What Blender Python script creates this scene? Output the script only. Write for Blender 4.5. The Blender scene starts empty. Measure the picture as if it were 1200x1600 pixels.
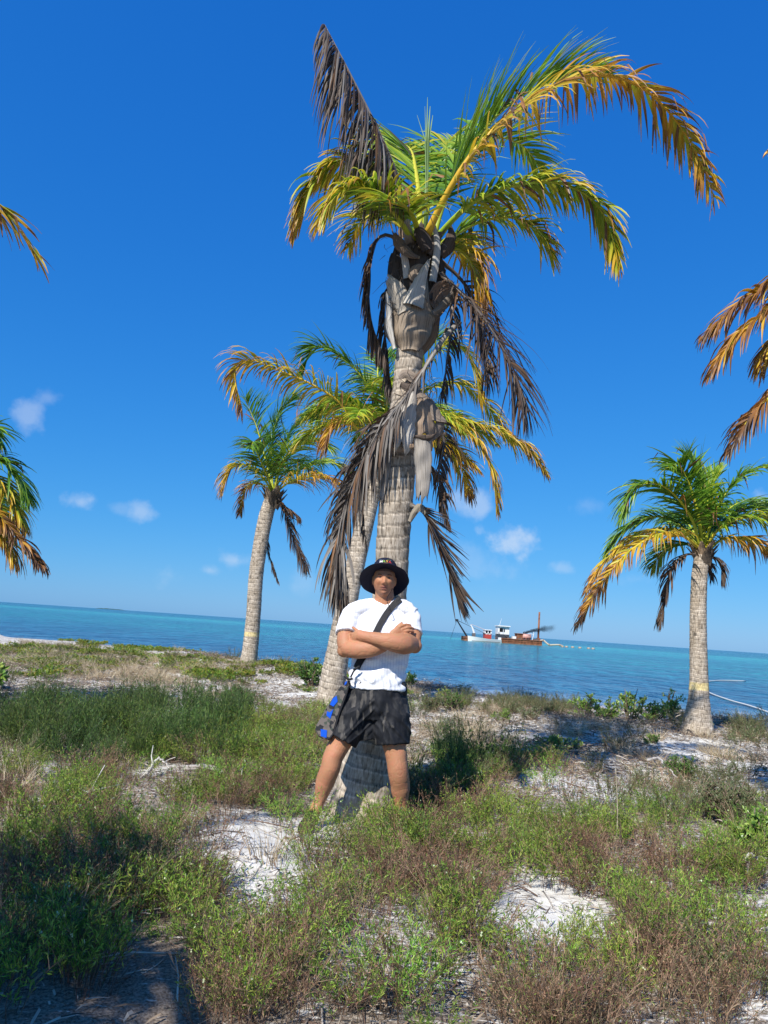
import bpy, bmesh, math, random
import numpy as np
from mathutils import Vector, Matrix, noise
from mathutils.bvhtree import BVHTree

rad = math.radians
SC = bpy.context.scene
COL = SC.collection

# ------------------------------------------------------------------ camera
CAMZ = 1.32
FPX = 1200.0                       # focal length in photo pixels (photo 1200 x 1600)
PITCH, ROLL = rad(8.54), rad(3.86)
cp, sp = math.cos(PITCH), math.sin(PITCH)
cf = np.array((0, cp, sp)); r0 = np.array((1., 0, 0)); u0 = np.array((0, -sp, cp))
cr = r0 * math.cos(ROLL) + u0 * math.sin(ROLL)
cu = u0 * math.cos(ROLL) - r0 * math.sin(ROLL)
CAM = np.array((0., 0., CAMZ))
cd = bpy.data.cameras.new('camera')
cam = bpy.data.objects.new('camera', cd); COL.objects.link(cam)
cam.matrix_world = Matrix(((cr[0], cu[0], -cf[0], 0), (cr[1], cu[1], -cf[1], 0), (cr[2], cu[2], -cf[2], CAMZ), (0, 0, 0, 1)))
cd.sensor_fit = 'VERTICAL'; cd.sensor_height = 36.0; cd.lens = 36.0 * FPX / 1600.0
cd.clip_start = 0.05; cd.clip_end = 60000
SC.camera = cam

# ------------------------------------------------------------------ sun, sky, exposure
SUN_EL, SUN_AZ = rad(44), rad(30)        # sun behind the camera, 30 degrees to its left
S_DIR = np.array((-math.sin(SUN_AZ) * math.cos(SUN_EL), -math.cos(SUN_AZ) * math.cos(SUN_EL), math.sin(SUN_EL)))
sl = bpy.data.lights.new('sun', 'SUN'); sl.energy = 5.0; sl.angle = rad(0.53); sl.color = (1.0, 0.955, 0.89)
so = bpy.data.objects.new('sun', sl); COL.objects.link(so)
so.rotation_euler = Vector(S_DIR).to_track_quat('Z', 'Y').to_euler()
SC.view_settings.view_transform = 'Standard'; SC.view_settings.look = 'None'
SC.view_settings.exposure = 0.3; SC.view_settings.gamma = 1.0; SC.view_settings.use_curve_mapping = False
SC.render.engine = 'CYCLES'
SC.cycles.max_bounces = 6; SC.cycles.diffuse_bounces = 3; SC.cycles.glossy_bounces = 2
SC.cycles.transparent_max_bounces = 8; SC.cycles.volume_bounces = 0

def pixdir(px, py):
    d = cf + cr * ((px - 600) / FPX) + cu * ((800 - py) / FPX)
    return d / np.linalg.norm(d)

world = bpy.data.worlds.new('World'); SC.world = world; world.use_nodes = True
nt = world.node_tree; nt.nodes.clear()
def N(t, kind, **kw):
    n = t.nodes.new(kind)
    for k, v in kw.items():
        setattr(n, k, v)
    return n
wo = N(nt, 'ShaderNodeOutputWorld'); bg = N(nt, 'ShaderNodeBackground'); bg.inputs[1].default_value = 0.1
sky = N(nt, 'ShaderNodeTexSky'); sky.sky_type = 'NISHITA'; sky.sun_disc = False
sky.sun_elevation = SUN_EL; sky.sun_rotation = math.pi + SUN_AZ
sky.altitude = 0; sky.air_density = 1.0; sky.dust_density = 0.25; sky.ozone_density = 4.0
tcw = N(nt, 'ShaderNodeTexCoord')
# the camera's rendering of the sky: each channel of the physical sky through its own power curve
spr = N(nt, 'ShaderNodeSeparateColor'); cmb = N(nt, 'ShaderNodeCombineColor'); nt.links.new(sky.outputs[0], spr.inputs[0])
for i_, (g_, p_) in enumerate(((.39, 1.32), (.634, .70), (1.01, .39))):
    m1 = N(nt, 'ShaderNodeMath', operation='MULTIPLY'); nt.links.new(spr.outputs[i_], m1.inputs[0]); m1.inputs[1].default_value = .1
    m2 = N(nt, 'ShaderNodeMath', operation='POWER'); nt.links.new(m1.outputs[0], m2.inputs[0]); m2.inputs[1].default_value = p_
    m3 = N(nt, 'ShaderNodeMath', operation='MULTIPLY'); nt.links.new(m2.outputs[0], m3.inputs[0]); m3.inputs[1].default_value = g_ * 8.1
    nt.links.new(m3.outputs[0], cmb.inputs[i_])
# small fair weather clouds low over the sea: (direction, half width, half height, density)
CLOUDS = [(48, 652, 24, 32, .42), (75, 622, 24, 13, .25), (127, 786, 24, 18, .55), (222, 799, 22, 15, .5), (190, 795, 30, 10, .2), (366, 876, 22, 15, .5),
          (324, 891, 22, 12, .45), (262, 897, 24, 20, .25), (733, 786, 55, 24, .55), (790, 846, 46, 30, .85), (745, 880, 70, 40, .22), (875, 888, 20, 10, .35),
          (1192, 785, 26, 24, .8), (480, 915, 30, 24, .2), (915, 790, 30, 14, .16), (990, 905, 40, 12, .15)]
def mathn(t, op, a, b=None, clamp=False):
    n = N(t, 'ShaderNodeMath', operation=op); n.use_clamp = clamp
    for i, v in enumerate((a, b)):
        if v is None: continue
        if isinstance(v, (int, float)): n.inputs[i].default_value = v
        else: t.links.new(v, n.inputs[i])
    return n.outputs[0]
nz = N(nt, 'ShaderNodeTexNoise'); nz.inputs['Scale'].default_value = 26; nz.inputs['Detail'].default_value = 6; nz.inputs['Roughness'].default_value = .55
nt.links.new(tcw.outputs['Generated'], nz.inputs['Vector'])
acc = None
for (px, py, rx, ry, k) in CLOUDS:
    c = pixdir(px, py)
    sub = N(nt, 'ShaderNodeVectorMath', operation='SUBTRACT'); nt.links.new(tcw.outputs['Generated'], sub.inputs[0]); sub.inputs[1].default_value = c
    mul = N(nt, 'ShaderNodeVectorMath', operation='MULTIPLY'); nt.links.new(sub.outputs[0], mul.inputs[0])
    mul.inputs[1].default_value = (FPX / rx, FPX / rx, FPX / ry)
    ln = N(nt, 'ShaderNodeVectorMath', operation='LENGTH'); nt.links.new(mul.outputs[0], ln.inputs[0])
    a = mathn(nt, 'SUBTRACT', 1.0, ln.outputs['Value'])
    nn = mathn(nt, 'MULTIPLY', mathn(nt, 'SUBTRACT', nz.outputs['Fac'], .5), 3.2)
    a = mathn(nt, 'ADD', a, nn)
    mr = N(nt, 'ShaderNodeMapRange', interpolation_type='SMOOTHSTEP'); nt.links.new(a, mr.inputs[0])
    mr.inputs[1].default_value = -.05; mr.inputs[2].default_value = 1.1; mr.inputs[4].default_value = k * .8
    acc = mr.outputs[0] if acc is None else mathn(nt, 'MAXIMUM', acc, mr.outputs[0])
mx = N(nt, 'ShaderNodeMixRGB'); nt.links.new(acc, mx.inputs[0]); nt.links.new(cmb.outputs[0], mx.inputs[1])
mx.inputs[2].default_value = (5.4, 6.3, 7.6, 1)
nt.links.new(mx.outputs[0], bg.inputs[0]); nt.links.new(bg.outputs[0], wo.inputs[0])

# ------------------------------------------------------------------ space helpers
def P(px, py, Y):
    """world point seen at photo pixel (px,py) standing Y metres in front of the camera"""
    d = cf + cr * ((px - 600) / FPX) + cu * ((800 - py) / FPX)
    return CAM + d * (Y / d[1])
def depth(p): return float(np.dot(np.asarray(p) - CAM, cf))
def proj(X, Y_, Z):
    dx, dy, dz = X - CAM[0], Y_ - CAM[1], Z - CAM[2]
    w = dx * cf[0] + dy * cf[1] + dz * cf[2]
    w = np.where(w < .05, .05, w)
    return 600 + FPX * (dx * cr[0] + dy * cr[1] + dz * cr[2]) / w, 800 - FPX * (dx * cu[0] + dy * cu[1] + dz * cu[2]) / w
SEA = -0.38
def sstep(a, b, x):
    t = np.clip((x - a) / (b - a), 0, 1); return t * t * (3 - 2 * t)
def shore(x):
    return 20.4 - .55 * x + .5 * np.sin(x * .9 + 1) + .25 * np.sin(x * 2.3)
def ground_z(x, y):
    x = np.asarray(x, float); y = np.asarray(y, float)
    z = .045 * np.sin(.9 * x + 1.3) * np.cos(.75 * y + .4) + .028 * np.sin(2.1 * x + .6 * y) + .016 * np.sin(4.3 * x - 1.2 * y) * np.cos(3.6 * y + x)
    d = shore(x) - y
    z = z + .34 * np.exp(-((d - 3.2) / 2.0) ** 2) * sstep(3, -3.5, x)
    z = z + .07 * np.exp(-(((x + .85) / .5) ** 2 + ((y - 4.3) / .5) ** 2))
    z = z + .10 * np.exp(-(((x - 4.9) / 1.4) ** 2 + ((y - 11.6) / 1.2) ** 2))
    land = SEA + (z - SEA) * sstep(0, 1.5, d)
    sea = np.maximum(SEA + .1 * d, -2.2)
    return np.where(d > 0, land, sea)
def gz(x, y): return float(ground_z(x, y))
def G(px, py):
    """the point of the ground seen at a photo pixel"""
    d = pixdir(px, py); t = .5
    for i in range(4000):
        p = CAM + d * t
        if p[2] < gz(p[0], p[1]): return p
        t += .005 + t * .002
    return p

# ------------------------------------------------------------------ mesh helpers
class MB:
    def __init__(s): s.V = []; s.F = []; s.C = []; s.n = 0
    def add(s, V, F, C=(.5, .5, .5)):
        V = np.asarray(V, float).reshape(-1, 3)
        s.V.append(V)
        for f in F: s.F.append([i + s.n for i in f])
        C = np.asarray(C, float)
        if C.ndim == 1: C = np.tile(C, (len(V), 1))
        s.C.append(C[:, :3]); s.n += len(V)
    def mesh(s, name, mat=None, smooth=True):
        V = np.concatenate(s.V) if s.V else np.zeros((0, 3)); C = np.concatenate(s.C) if s.C else np.zeros((0, 3))
        return make_mesh(name, V, s.F, C, mat, smooth)
    def build(s, name, mat=None, parent=None, smooth=True):
        return link(name, s.mesh(name, mat, smooth), parent)
def make_mesh(name, V, F, C=None, mat=None, smooth=True):
    me = bpy.data.meshes.new(name)
    V = np.asarray(V, np.float32)
    lens = np.fromiter((len(f) for f in F), np.int32, len(F))
    loops = np.fromiter((i for f in F for i in f), np.int32, int(lens.sum()))
    me.vertices.add(len(V)); me.vertices.foreach_set('co', V.ravel())
    me.loops.add(len(loops)); me.loops.foreach_set('vertex_index', loops)
    me.polygons.add(len(F))
    me.polygons.foreach_set('loop_start', np.concatenate(([0], np.cumsum(lens)[:-1])).astype(np.int32))
    me.polygons.foreach_set('loop_total', lens)
    me.polygons.foreach_set('use_smooth', np.full(len(F), smooth))
    if C is not None:
        a = me.color_attributes.new('Col', 'FLOAT_COLOR', 'POINT')
        a.data.foreach_set('color', np.concatenate((C, np.ones((len(C), 1))), 1).astype(np.float32).ravel())
    me.update(calc_edges=True); me.validate()
    if mat: me.materials.append(mat)
    return me
def link(name, me, parent=None):
    o = bpy.data.objects.new(name, me); COL.objects.link(o)
    if parent:
        o.parent = parent
        o.matrix_parent_inverse = Matrix.Translation(-Vector(parent_world(parent)))
    return o
def parent_world(p):
    v = Vector(p.location)
    q = p.parent
    if q and q.type == 'EMPTY': pass
    return v
def thing(name, label, cat, loc, group=None):
    o = bpy.data.objects.new(name, None); COL.objects.link(o); o.location = [float(v) for v in loc]
    o.empty_display_size = .2
    return tag(o, label, cat, group)
def tag(o, label=None, cat=None, group=None, kind=None):
    if label: o['label'] = label
    if cat: o['category'] = cat
    if group: o['group'] = group
    if kind: o['kind'] = kind
    return o
def catmull(pts, n):
    pts = np.asarray(pts, float)
    p = np.vstack((2 * pts[0] - pts[1], pts, 2 * pts[-1] - pts[-2]))
    m = len(pts) - 1; out = []
    for t in np.linspace(0, m, n):
        i = min(int(t), m - 1); f = t - i
        a, b, c, d = p[i:i + 4]
        out.append(.5 * ((2 * b) + (-a + c) * f + (2 * a - 5 * b + 4 * c - d) * f * f + (-a + 3 * b - 3 * c + d) * f ** 3))
    out = np.array(out)
    # even arc length
    L = np.concatenate(([0], np.cumsum(np.linalg.norm(np.diff(out, axis=0), axis=1))))
    s = np.linspace(0, L[-1], n)
    return np.stack([np.interp(s, L, out[:, k]) for k in range(out.shape[1])], 1)
def nrm(v):
    v = np.asarray(v, float); l = np.linalg.norm(v, axis=-1, keepdims=True); return v / np.where(l < 1e-9, 1, l)
def frames(pts, ref=None):
    """tangents and parallel-transported side / up vectors"""
    T = nrm(np.gradient(pts, axis=0))
    if ref is None:
        h = np.linalg.norm(np.cross(T, (0, 0, 1)), axis=1); k = int(np.argmax(h)); s = nrm(np.cross(T[k], (0, 0, 1)))
    else:
        k = 0; s = nrm(np.asarray(ref, float) - np.dot(ref, T[0]) * T[0])
    S = np.zeros_like(T); S[k] = s
    for i in range(k + 1, len(T)):
        v = S[i - 1] - np.dot(S[i - 1], T[i]) * T[i]; S[i] = nrm(v)
    for i in range(k - 1, -1, -1):
        v = S[i + 1] - np.dot(S[i + 1], T[i]) * T[i]; S[i] = nrm(v)
    return T, S, np.cross(S, T)
def tube(mb, pts, R, sides=8, col=(.5, .5, .5), R2=None, ref=None, cap=True):
    pts = np.asarray(pts, float); n = len(pts)
    T, S, U = frames(pts, ref)
    R = np.broadcast_to(np.asarray(R, float), (n,)); R2 = R if R2 is None else np.broadcast_to(np.asarray(R2, float), (n,))
    th = np.linspace(0, 2 * math.pi, sides, endpoint=False)
    V = (pts[:, None] + S[:, None] * (np.cos(th)[None, :, None] * R[:, None, None]) + U[:, None] * (np.sin(th)[None, :, None] * R2[:, None, None])).reshape(-1, 3)
    F = [(i * sides + j, (i + 1) * sides + j, (i + 1) * sides + (j + 1) % sides, i * sides + (j + 1) % sides) for i in range(n - 1) for j in range(sides)]
    if cap: F += [tuple(range(sides)), tuple(range((n - 1) * sides, n * sides))[::-1]]
    C = np.asarray(col, float)
    if C.ndim == 2: C = np.repeat(C, sides, 0)
    mb.add(V, F, C)
def box(mb, c, s, col=(.5, .5, .5), R=None):
    c = np.asarray(c, float); h = np.asarray(s, float) / 2
    V = np.array([(x, y, z) for x in (-1, 1) for y in (-1, 1) for z in (-1, 1)]) * h
    if R is not None: V = V @ np.asarray(R).T
    mb.add(V + c, [(0, 1, 3, 2), (4, 6, 7, 5), (0, 4, 5, 1), (2, 3, 7, 6), (0, 2, 6, 4), (1, 5, 7, 3)], col)

# ------------------------------------------------------------------ materials
def mat(name): 
    m = bpy.data.materials.new(name); m.use_nodes = True; return m, m.node_tree, m.node_tree.nodes['Principled BSDF']
def ramp(t, fac, stops):
    r = N(t, 'ShaderNodeValToRGB'); e = r.color_ramp.elements
    while len(e) < len(stops): e.new(.5)
    for i, (p, c) in enumerate(stops): e[i].position = p; e[i].color = (*c, 1)
    t.links.new(fac, r.inputs[0]); return r.outputs[0]
def simple_mat(name, col, rough=.6, spec=.4, metal=0, noise_amt=.0, nscale=20, bump=0, bscale=60):
    m, t, b = mat(name)
    b.inputs['Roughness'].default_value = rough; b.inputs['Specular IOR Level'].default_value = spec; b.inputs['Metallic'].default_value = metal
    b.inputs['Base Color'].default_value = (*col, 1)
    if noise_amt or bump:
        tc = N(t, 'ShaderNodeTexCoord')
    if noise_amt:
        n = N(t, 'ShaderNodeTexNoise'); n.inputs['Scale'].default_value = nscale; n.inputs['Detail'].default_value = 5
        t.links.new(tc.outputs['Object'], n.inputs['Vector'])
        c = np.array(col)
        t.links.new(ramp(t, n.outputs['Fac'], [(.25, tuple(c * (1 - noise_amt))), (.75, tuple(np.minimum(1, c * (1 + noise_amt))))]), b.inputs['Base Color'])
    if bump:
        n2 = N(t, 'ShaderNodeTexNoise'); n2.inputs['Scale'].default_value = bscale; n2.inputs['Detail'].default_value = 4
        t.links.new(tc.outputs['Object'], n2.inputs['Vector'])
        bp = N(t, 'ShaderNodeBump'); bp.inputs['Strength'].default_value = bump; bp.inputs['Distance'].default_value = .01
        t.links.new(n2.outputs['Fac'], bp.inputs['Height']); t.links.new(bp.outputs[0], b.inputs['Normal'])
    return m
def attr_mat(name, rough=.5, spec=.35, trans=0.0, vary=0.0, hue=0.0):
    m, t, b = mat(name)
    a = N(t, 'ShaderNodeAttribute', attribute_name='Col'); c = a.outputs['Color']
    if vary or hue:
        oi = N(t, 'ShaderNodeObjectInfo'); h = N(t, 'ShaderNodeHueSaturation')
        mr = N(t, 'ShaderNodeMapRange'); t.links.new(oi.outputs['Random'], mr.inputs[0]); mr.inputs[3].default_value = 1 - vary; mr.inputs[4].default_value = 1 + vary
        t.links.new(mr.outputs[0], h.inputs['Value'])
        if hue:
            wn = N(t, 'ShaderNodeTexWhiteNoise', noise_dimensions='1D'); t.links.new(oi.outputs['Random'], wn.inputs['W'])
            m2 = N(t, 'ShaderNodeMapRange'); t.links.new(wn.outputs['Value'], m2.inputs[0]); m2.inputs[3].default_value = .5 - hue; m2.inputs[4].default_value = .5 + hue
            t.links.new(m2.outputs[0], h.inputs['Hue'])
        t.links.new(c, h.inputs['Color']); c = h.outputs[0]
    t.links.new(c, b.inputs['Base Color']); b.inputs['Roughness'].default_value = rough; b.inputs['Specular IOR Level'].default_value = spec
    if trans:
        tr = N(t, 'ShaderNodeBsdfTranslucent'); mixs = N(t, 'ShaderNodeMixShader'); mixs.inputs[0].default_value = trans
        t.links.new(c, tr.inputs[0]); t.links.new(b.outputs[0], mixs.inputs[1]); t.links.new(tr.outputs[0], mixs.inputs[2])
        t.links.new(mixs.outputs[0], t.nodes['Material Output'].inputs[0])
    return m
M_LEAF = attr_mat('palm_leaf', .42, .45, .30)
M_DEAD = attr_mat('dry_palm_leaf', .6, .3, .12)
M_STALK = attr_mat('palm_stalk', .5, .4)
M_HERB = attr_mat('herb_leaves', .5, .3, .25, .28, .02)
M_TWIG = attr_mat('twigs', .7, .2, 0, .3, .01)
M_BUSH = attr_mat('bush_leaves', .38, .5, .2)

def trunk_material():
    m, t, b = mat('palm_trunk')
    a = N(t, 'ShaderNodeAttribute', attribute_name='tc'); col = N(t, 'ShaderNodeAttribute', attribute_name='Col')
    mp = N(t, 'ShaderNodeMapping'); t.links.new(a.outputs['Vector'], mp.inputs[0]); mp.inputs['Scale'].default_value = (75, 75, 14)
    n = N(t, 'ShaderNodeTexNoise'); n.inputs['Scale'].default_value = 1; n.inputs['Detail'].default_value = 6; n.inputs['Roughness'].default_value = .65
    t.links.new(mp.outputs[0], n.inputs['Vector'])
    n2 = N(t, 'ShaderNodeTexNoise'); n2.inputs['Scale'].default_value = 6; n2.inputs['Detail'].default_value = 4
    t.links.new(a.outputs['Vector'], n2.inputs['Vector'])
    c1 = ramp(t, n.outputs['Fac'], [(.33, (.13, .105, .085)), (.44, (.42, .37, .31)), (.58, (.62, .565, .49)), (.75, (.82, .77, .68))])
    c2 = ramp(t, n2.outputs['Fac'], [(.3, (.62, .58, .52)), (.7, (1.0, .98, .95))])
    mm = N(t, 'ShaderNodeMixRGB', blend_type='MULTIPLY'); mm.inputs[0].default_value = 1; t.links.new(c1, mm.inputs[1]); t.links.new(c2, mm.inputs[2])
    m3 = N(t, 'ShaderNodeMixRGB', blend_type='MULTIPLY'); m3.inputs[0].default_value = 1; t.links.new(mm.outputs[0], m3.inputs[1]); t.links.new(col.outputs['Color'], m3.inputs[2])
    t.links.new(m3.outputs[0], b.inputs['Base Color']); b.inputs['Roughness'].default_value = .85; b.inputs['Specular IOR Level'].default_value = .2
    bp = N(t, 'ShaderNodeBump'); bp.inputs['Strength'].default_value = .8; bp.inputs['Distance'].default_value = .007
    t.links.new(n.outputs['Fac'], bp.inputs['Height']); t.links.new(bp.outputs[0], b.inputs['Normal'])
    return m
M_TRUNK = trunk_material()
def fibre_material():
    m, t, b = mat('leaf_sheath')
    a = N(t, 'ShaderNodeAttribute', attribute_name='tc'); col = N(t, 'ShaderNodeAttribute', attribute_name='Col')
    mp = N(t, 'ShaderNodeMapping'); t.links.new(a.outputs['Vector'], mp.inputs[0]); mp.inputs['Scale'].default_value = (130, 9, 9)
    n = N(t, 'ShaderNodeTexNoise'); n.inputs['Scale'].default_value = 1; n.inputs['Detail'].default_value = 6; n.inputs['Roughness'].default_value = .6; n.inputs['Distortion'].default_value = .4
    t.links.new(mp.outputs[0], n.inputs['Vector'])
    c1 = ramp(t, n.outputs['Fac'], [(.3, (.45, .42, .38)), (.5, (.85, .84, .82)), (.75, (1.15, 1.13, 1.1))])
    m3 = N(t, 'ShaderNodeMixRGB', blend_type='MULTIPLY'); m3.inputs[0].default_value = 1; t.links.new(c1, m3.inputs[1]); t.links.new(col.outputs['Color'], m3.inputs[2])
    t.links.new(m3.outputs[0], b.inputs['Base Color']); b.inputs['Roughness'].default_value = .8; b.inputs['Specular IOR Level'].default_value = .25
    bp = N(t, 'ShaderNodeBump'); bp.inputs['Strength'].default_value = .8; bp.inputs['Distance'].default_value = .006
    t.links.new(n.outputs['Fac'], bp.inputs['Height']); t.links.new(bp.outputs[0], b.inputs['Normal'])
    return m
M_SHEATH = fibre_material()

def sand_material():
    m, t, b = mat('white_coral_sand')
    tc = N(t, 'ShaderNodeTexCoord'); v = tc.outputs['Object']
    def noi(s, d=6, r=.55, vv=None):
        n = N(t, 'ShaderNodeTexNoise'); n.inputs['Scale'].default_value = s; n.inputs['Detail'].default_value = d; n.inputs['Roughness'].default_value = r
        t.links.new(vv or v, n.inputs['Vector']); return n.outputs['Fac']
    big, mid, fine = noi(.9), noi(7, 8, .65), noi(90, 5, .6)
    c = ramp(t, mid, [(.3, (.50, .46, .40)), (.48, (.71, .68, .61)), (.7, (.79, .77, .71))])
    # dry seagrass litter: brown specks and streaks where the litter noise is high
    mp = N(t, 'ShaderNodeMapping'); t.links.new(v, mp.inputs[0]); mp.inputs['Scale'].default_value = (14, 48, 20); mp.inputs['Rotation'].default_value = (0, 0, .12)
    streak = noi(1, 6, .7, mp.outputs[0])
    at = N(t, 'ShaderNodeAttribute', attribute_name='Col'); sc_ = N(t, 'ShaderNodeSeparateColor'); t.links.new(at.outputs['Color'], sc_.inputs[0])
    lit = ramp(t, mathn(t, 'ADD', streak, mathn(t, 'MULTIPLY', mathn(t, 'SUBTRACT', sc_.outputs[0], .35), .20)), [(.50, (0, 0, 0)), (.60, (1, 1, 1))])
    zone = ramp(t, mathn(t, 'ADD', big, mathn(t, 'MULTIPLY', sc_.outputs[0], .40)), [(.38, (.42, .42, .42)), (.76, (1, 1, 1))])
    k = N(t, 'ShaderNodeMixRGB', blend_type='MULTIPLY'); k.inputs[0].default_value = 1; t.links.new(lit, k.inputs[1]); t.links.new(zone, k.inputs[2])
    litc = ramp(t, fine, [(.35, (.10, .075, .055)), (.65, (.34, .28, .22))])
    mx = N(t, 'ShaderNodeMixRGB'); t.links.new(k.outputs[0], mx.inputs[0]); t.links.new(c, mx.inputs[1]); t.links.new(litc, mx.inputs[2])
    t.links.new(mx.outputs[0], b.inputs['Base Color']); b.inputs['Roughness'].default_value = .95; b.inputs['Specular IOR Level'].default_value = .1
    bp = N(t, 'ShaderNodeBump'); bp.inputs['Strength'].default_value = .8; bp.inputs['Distance'].default_value = .03; t.links.new(mid, bp.inputs['Height'])
    bp2 = N(t, 'ShaderNodeBump'); bp2.inputs['Strength'].default_value = .6; bp2.inputs['Distance'].default_value = .006; t.links.new(fine, bp2.inputs['Height'])
    t.links.new(bp.outputs[0], bp2.inputs['Normal']); t.links.new(bp2.outputs[0], b.inputs['Normal'])
    return m
def sea_material():
    m, t, b = mat('sea_water')
    tc = N(t, 'ShaderNodeTexCoord'); sep = N(t, 'ShaderNodeSeparateXYZ'); t.links.new(tc.outputs['Object'], sep.inputs[0])
    X, Y = sep.outputs[0], sep.outputs[1]
    mpn = N(t, 'ShaderNodeMapping'); t.links.new(tc.outputs['Object'], mpn.inputs[0]); mpn.inputs['Scale'].default_value = (.018, .07, 1)
    n = N(t, 'ShaderNodeTexNoise'); n.inputs['Scale'].default_value = 1; n.inputs['Detail'].default_value = 4; t.links.new(mpn.outputs[0], n.inputs['Vector'])
    mp3 = N(t, 'ShaderNodeMapping'); t.links.new(tc.outputs['Object'], mp3.inputs[0]); mp3.inputs['Scale'].default_value = (.25, .5, 1)
    n3 = N(t, 'ShaderNodeTexNoise'); n3.inputs['Scale'].default_value = 1; n3.inputs['Detail'].default_value = 4; t.links.new(mp3.outputs[0], n3.inputs['Vector'])
    d = mathn(t, 'SUBTRACT', mathn(t, 'ADD', Y, mathn(t, 'MULTIPLY', X, .55)), 20.4)
    d = mathn(t, 'ADD', d, mathn(t, 'MULTIPLY', mathn(t, 'SUBTRACT', n3.outputs['Fac'], .5), 5))
    d = mathn(t, 'MAXIMUM', d, 0.0)
    p = mathn(t, 'DIVIDE', d, mathn(t, 'ADD', d, 30.0))
    p = mathn(t, 'ADD', p, mathn(t, 'MULTIPLY', mathn(t, 'SUBTRACT', n.outputs['Fac'], .5), .12))
    c = ramp(t, p, [(.0, (.34, .35, .36)), (.10, (.22, .26, .33)), (.18, (.07, .14, .23)), (.26, (.012, .085, .165)), (.40, (.005, .068, .14)), (.55, (.005, .105, .160)), (.70, (.006, .150, .175)),
                    (.80, (.005, .130, .165)), (.862, (.015, .23, .24)), (.885, (.03, .30, .27)), (.905, (.005, .135, .165)), (.95, (.003, .10, .135)), (1.0, (.002, .07, .11))])
    mpc = N(t, 'ShaderNodeMapping'); t.links.new(tc.outputs['Object'], mpc.inputs[0]); mpc.inputs['Scale'].default_value = (.5, .22, 1); mpc.inputs['Rotation'].default_value = (0, 0, -.35)
    nc = N(t, 'ShaderNodeTexNoise'); nc.inputs['Scale'].default_value = 1; nc.inputs['Detail'].default_value = 6; nc.inputs['Roughness'].default_value = .7; t.links.new(mpc.outputs[0], nc.inputs['Vector'])
    mv = N(t, 'ShaderNodeMixRGB', blend_type='MULTIPLY'); mv.inputs[0].default_value = .8; t.links.new(c, mv.inputs[1]); t.links.new(ramp(t, nc.outputs['Fac'], [(.34, (.42, .5, .62)), (.5, (1, 1, 1)), (.68, (1.8, 1.5, 1.35))]), mv.inputs[2])
    mpf = N(t, 'ShaderNodeMapping'); t.links.new(tc.outputs['Object'], mpf.inputs[0]); mpf.inputs['Scale'].default_value = (2.2, .8, 1); mpf.inputs['Rotation'].default_value = (0, 0, -.25)
    nf = N(t, 'ShaderNodeTexNoise'); nf.inputs['Scale'].default_value = 1; nf.inputs['Detail'].default_value = 5; nf.inputs['Roughness'].default_value = .65; t.links.new(mpf.outputs[0], nf.inputs['Vector'])
    mf = N(t, 'ShaderNodeMixRGB', blend_type='MULTIPLY'); mf.inputs[0].default_value = 1; t.links.new(mv.outputs[0], mf.inputs[1]); t.links.new(ramp(t, nf.outputs['Fac'], [(.40, (.30, .42, .58)), (.5, (1, 1, 1)), (.60, (2.2, 1.75, 1.5))]), mf.inputs[2])  # light and dark of the fine ripples multiplied into the water colour
    t.links.new(mf.outputs[0], b.inputs['Base Color']); b.inputs['Roughness'].default_value = .14; b.inputs['Specular IOR Level'].default_value = .09
    h = None
    for sc, k, rot in (((.9, .5, 1), 2.6, -.35), ((2.6, 1.5, 1), 1.2, -.1), ((.28, .16, 1), 5.0, -.5), ((8, 5, 1), .35, .3)):
        mp = N(t, 'ShaderNodeMapping'); t.links.new(tc.outputs['Object'], mp.inputs[0]); mp.inputs['Scale'].default_value = sc; mp.inputs['Rotation'].default_value = (0, 0, rot)
        w = N(t, 'ShaderNodeTexNoise'); w.inputs['Scale'].default_value = 1; w.inputs['Detail'].default_value = 3; w.inputs['Roughness'].default_value = .55; t.links.new(mp.outputs[0], w.inputs['Vector'])
        q = mathn(t, 'MULTIPLY', w.outputs['Fac'], k); h = q if h is None else mathn(t, 'ADD', h, q)
    bp = N(t, 'ShaderNodeBump'); bp.inputs['Strength'].default_value = 1; bp.inputs['Distance'].default_value = .22; t.links.new(h, bp.inputs['Height']); t.links.new(bp.outputs[0], b.inputs['Normal'])
    return m

# where things grow: blobs are centred on spots of the beach, sized as they look in the photo
def blobs(px, py, lst):
    out = np.zeros_like(px)
    for (cx_, cy_, rx, ry, k) in lst:
        q = ((px - cx_) / rx) ** 2 + ((py - cy_) / ry) ** 2
        out = np.maximum(out, k * np.clip(1.6 - 1.2 * q, 0, 1)) if k > 0 else out
    return out
SANDY = [(395, 1345, 88, 80, 1), (860, 1420, 90, 60, 1), (600, 1150, 60, 12, .8), (1000, 1225, 180, 30, 1), (820, 1160, 200, 20, 1), (500, 1300, 40, 30, .95), (700, 1195, 60, 12, .6), (230, 1200, 60, 12, .6), (590, 1450, 60, 30, .4), (760, 1440, 50, 30, .3), (455, 1300, 40, 25, .8), (440, 1400, 60, 50, .55), (500, 1480, 60, 60, .5), (855, 1410, 78, 52, 1), (560, 1500, 90, 60, .5), (660, 1480, 110, 70, .45), (130, 1560, 70, 50, .5), (445, 1580, 90, 40, .6),
         (120, 1075, 180, 22, 1), (400, 1085, 130, 30, 1), (300, 1115, 60, 15, .6), (60, 1200, 90, 12, .5), (900, 1150, 330, 26, 1), (1090, 1165, 130, 30, 1), (1150, 1205, 90, 55, .9), (980, 1210, 150, 34, .9), (1040, 1245, 100, 20, .6), (740, 1120, 130, 16, 1), (1190, 1400, 40, 60, .6), (1180, 1540, 40, 60, .5)]

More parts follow.
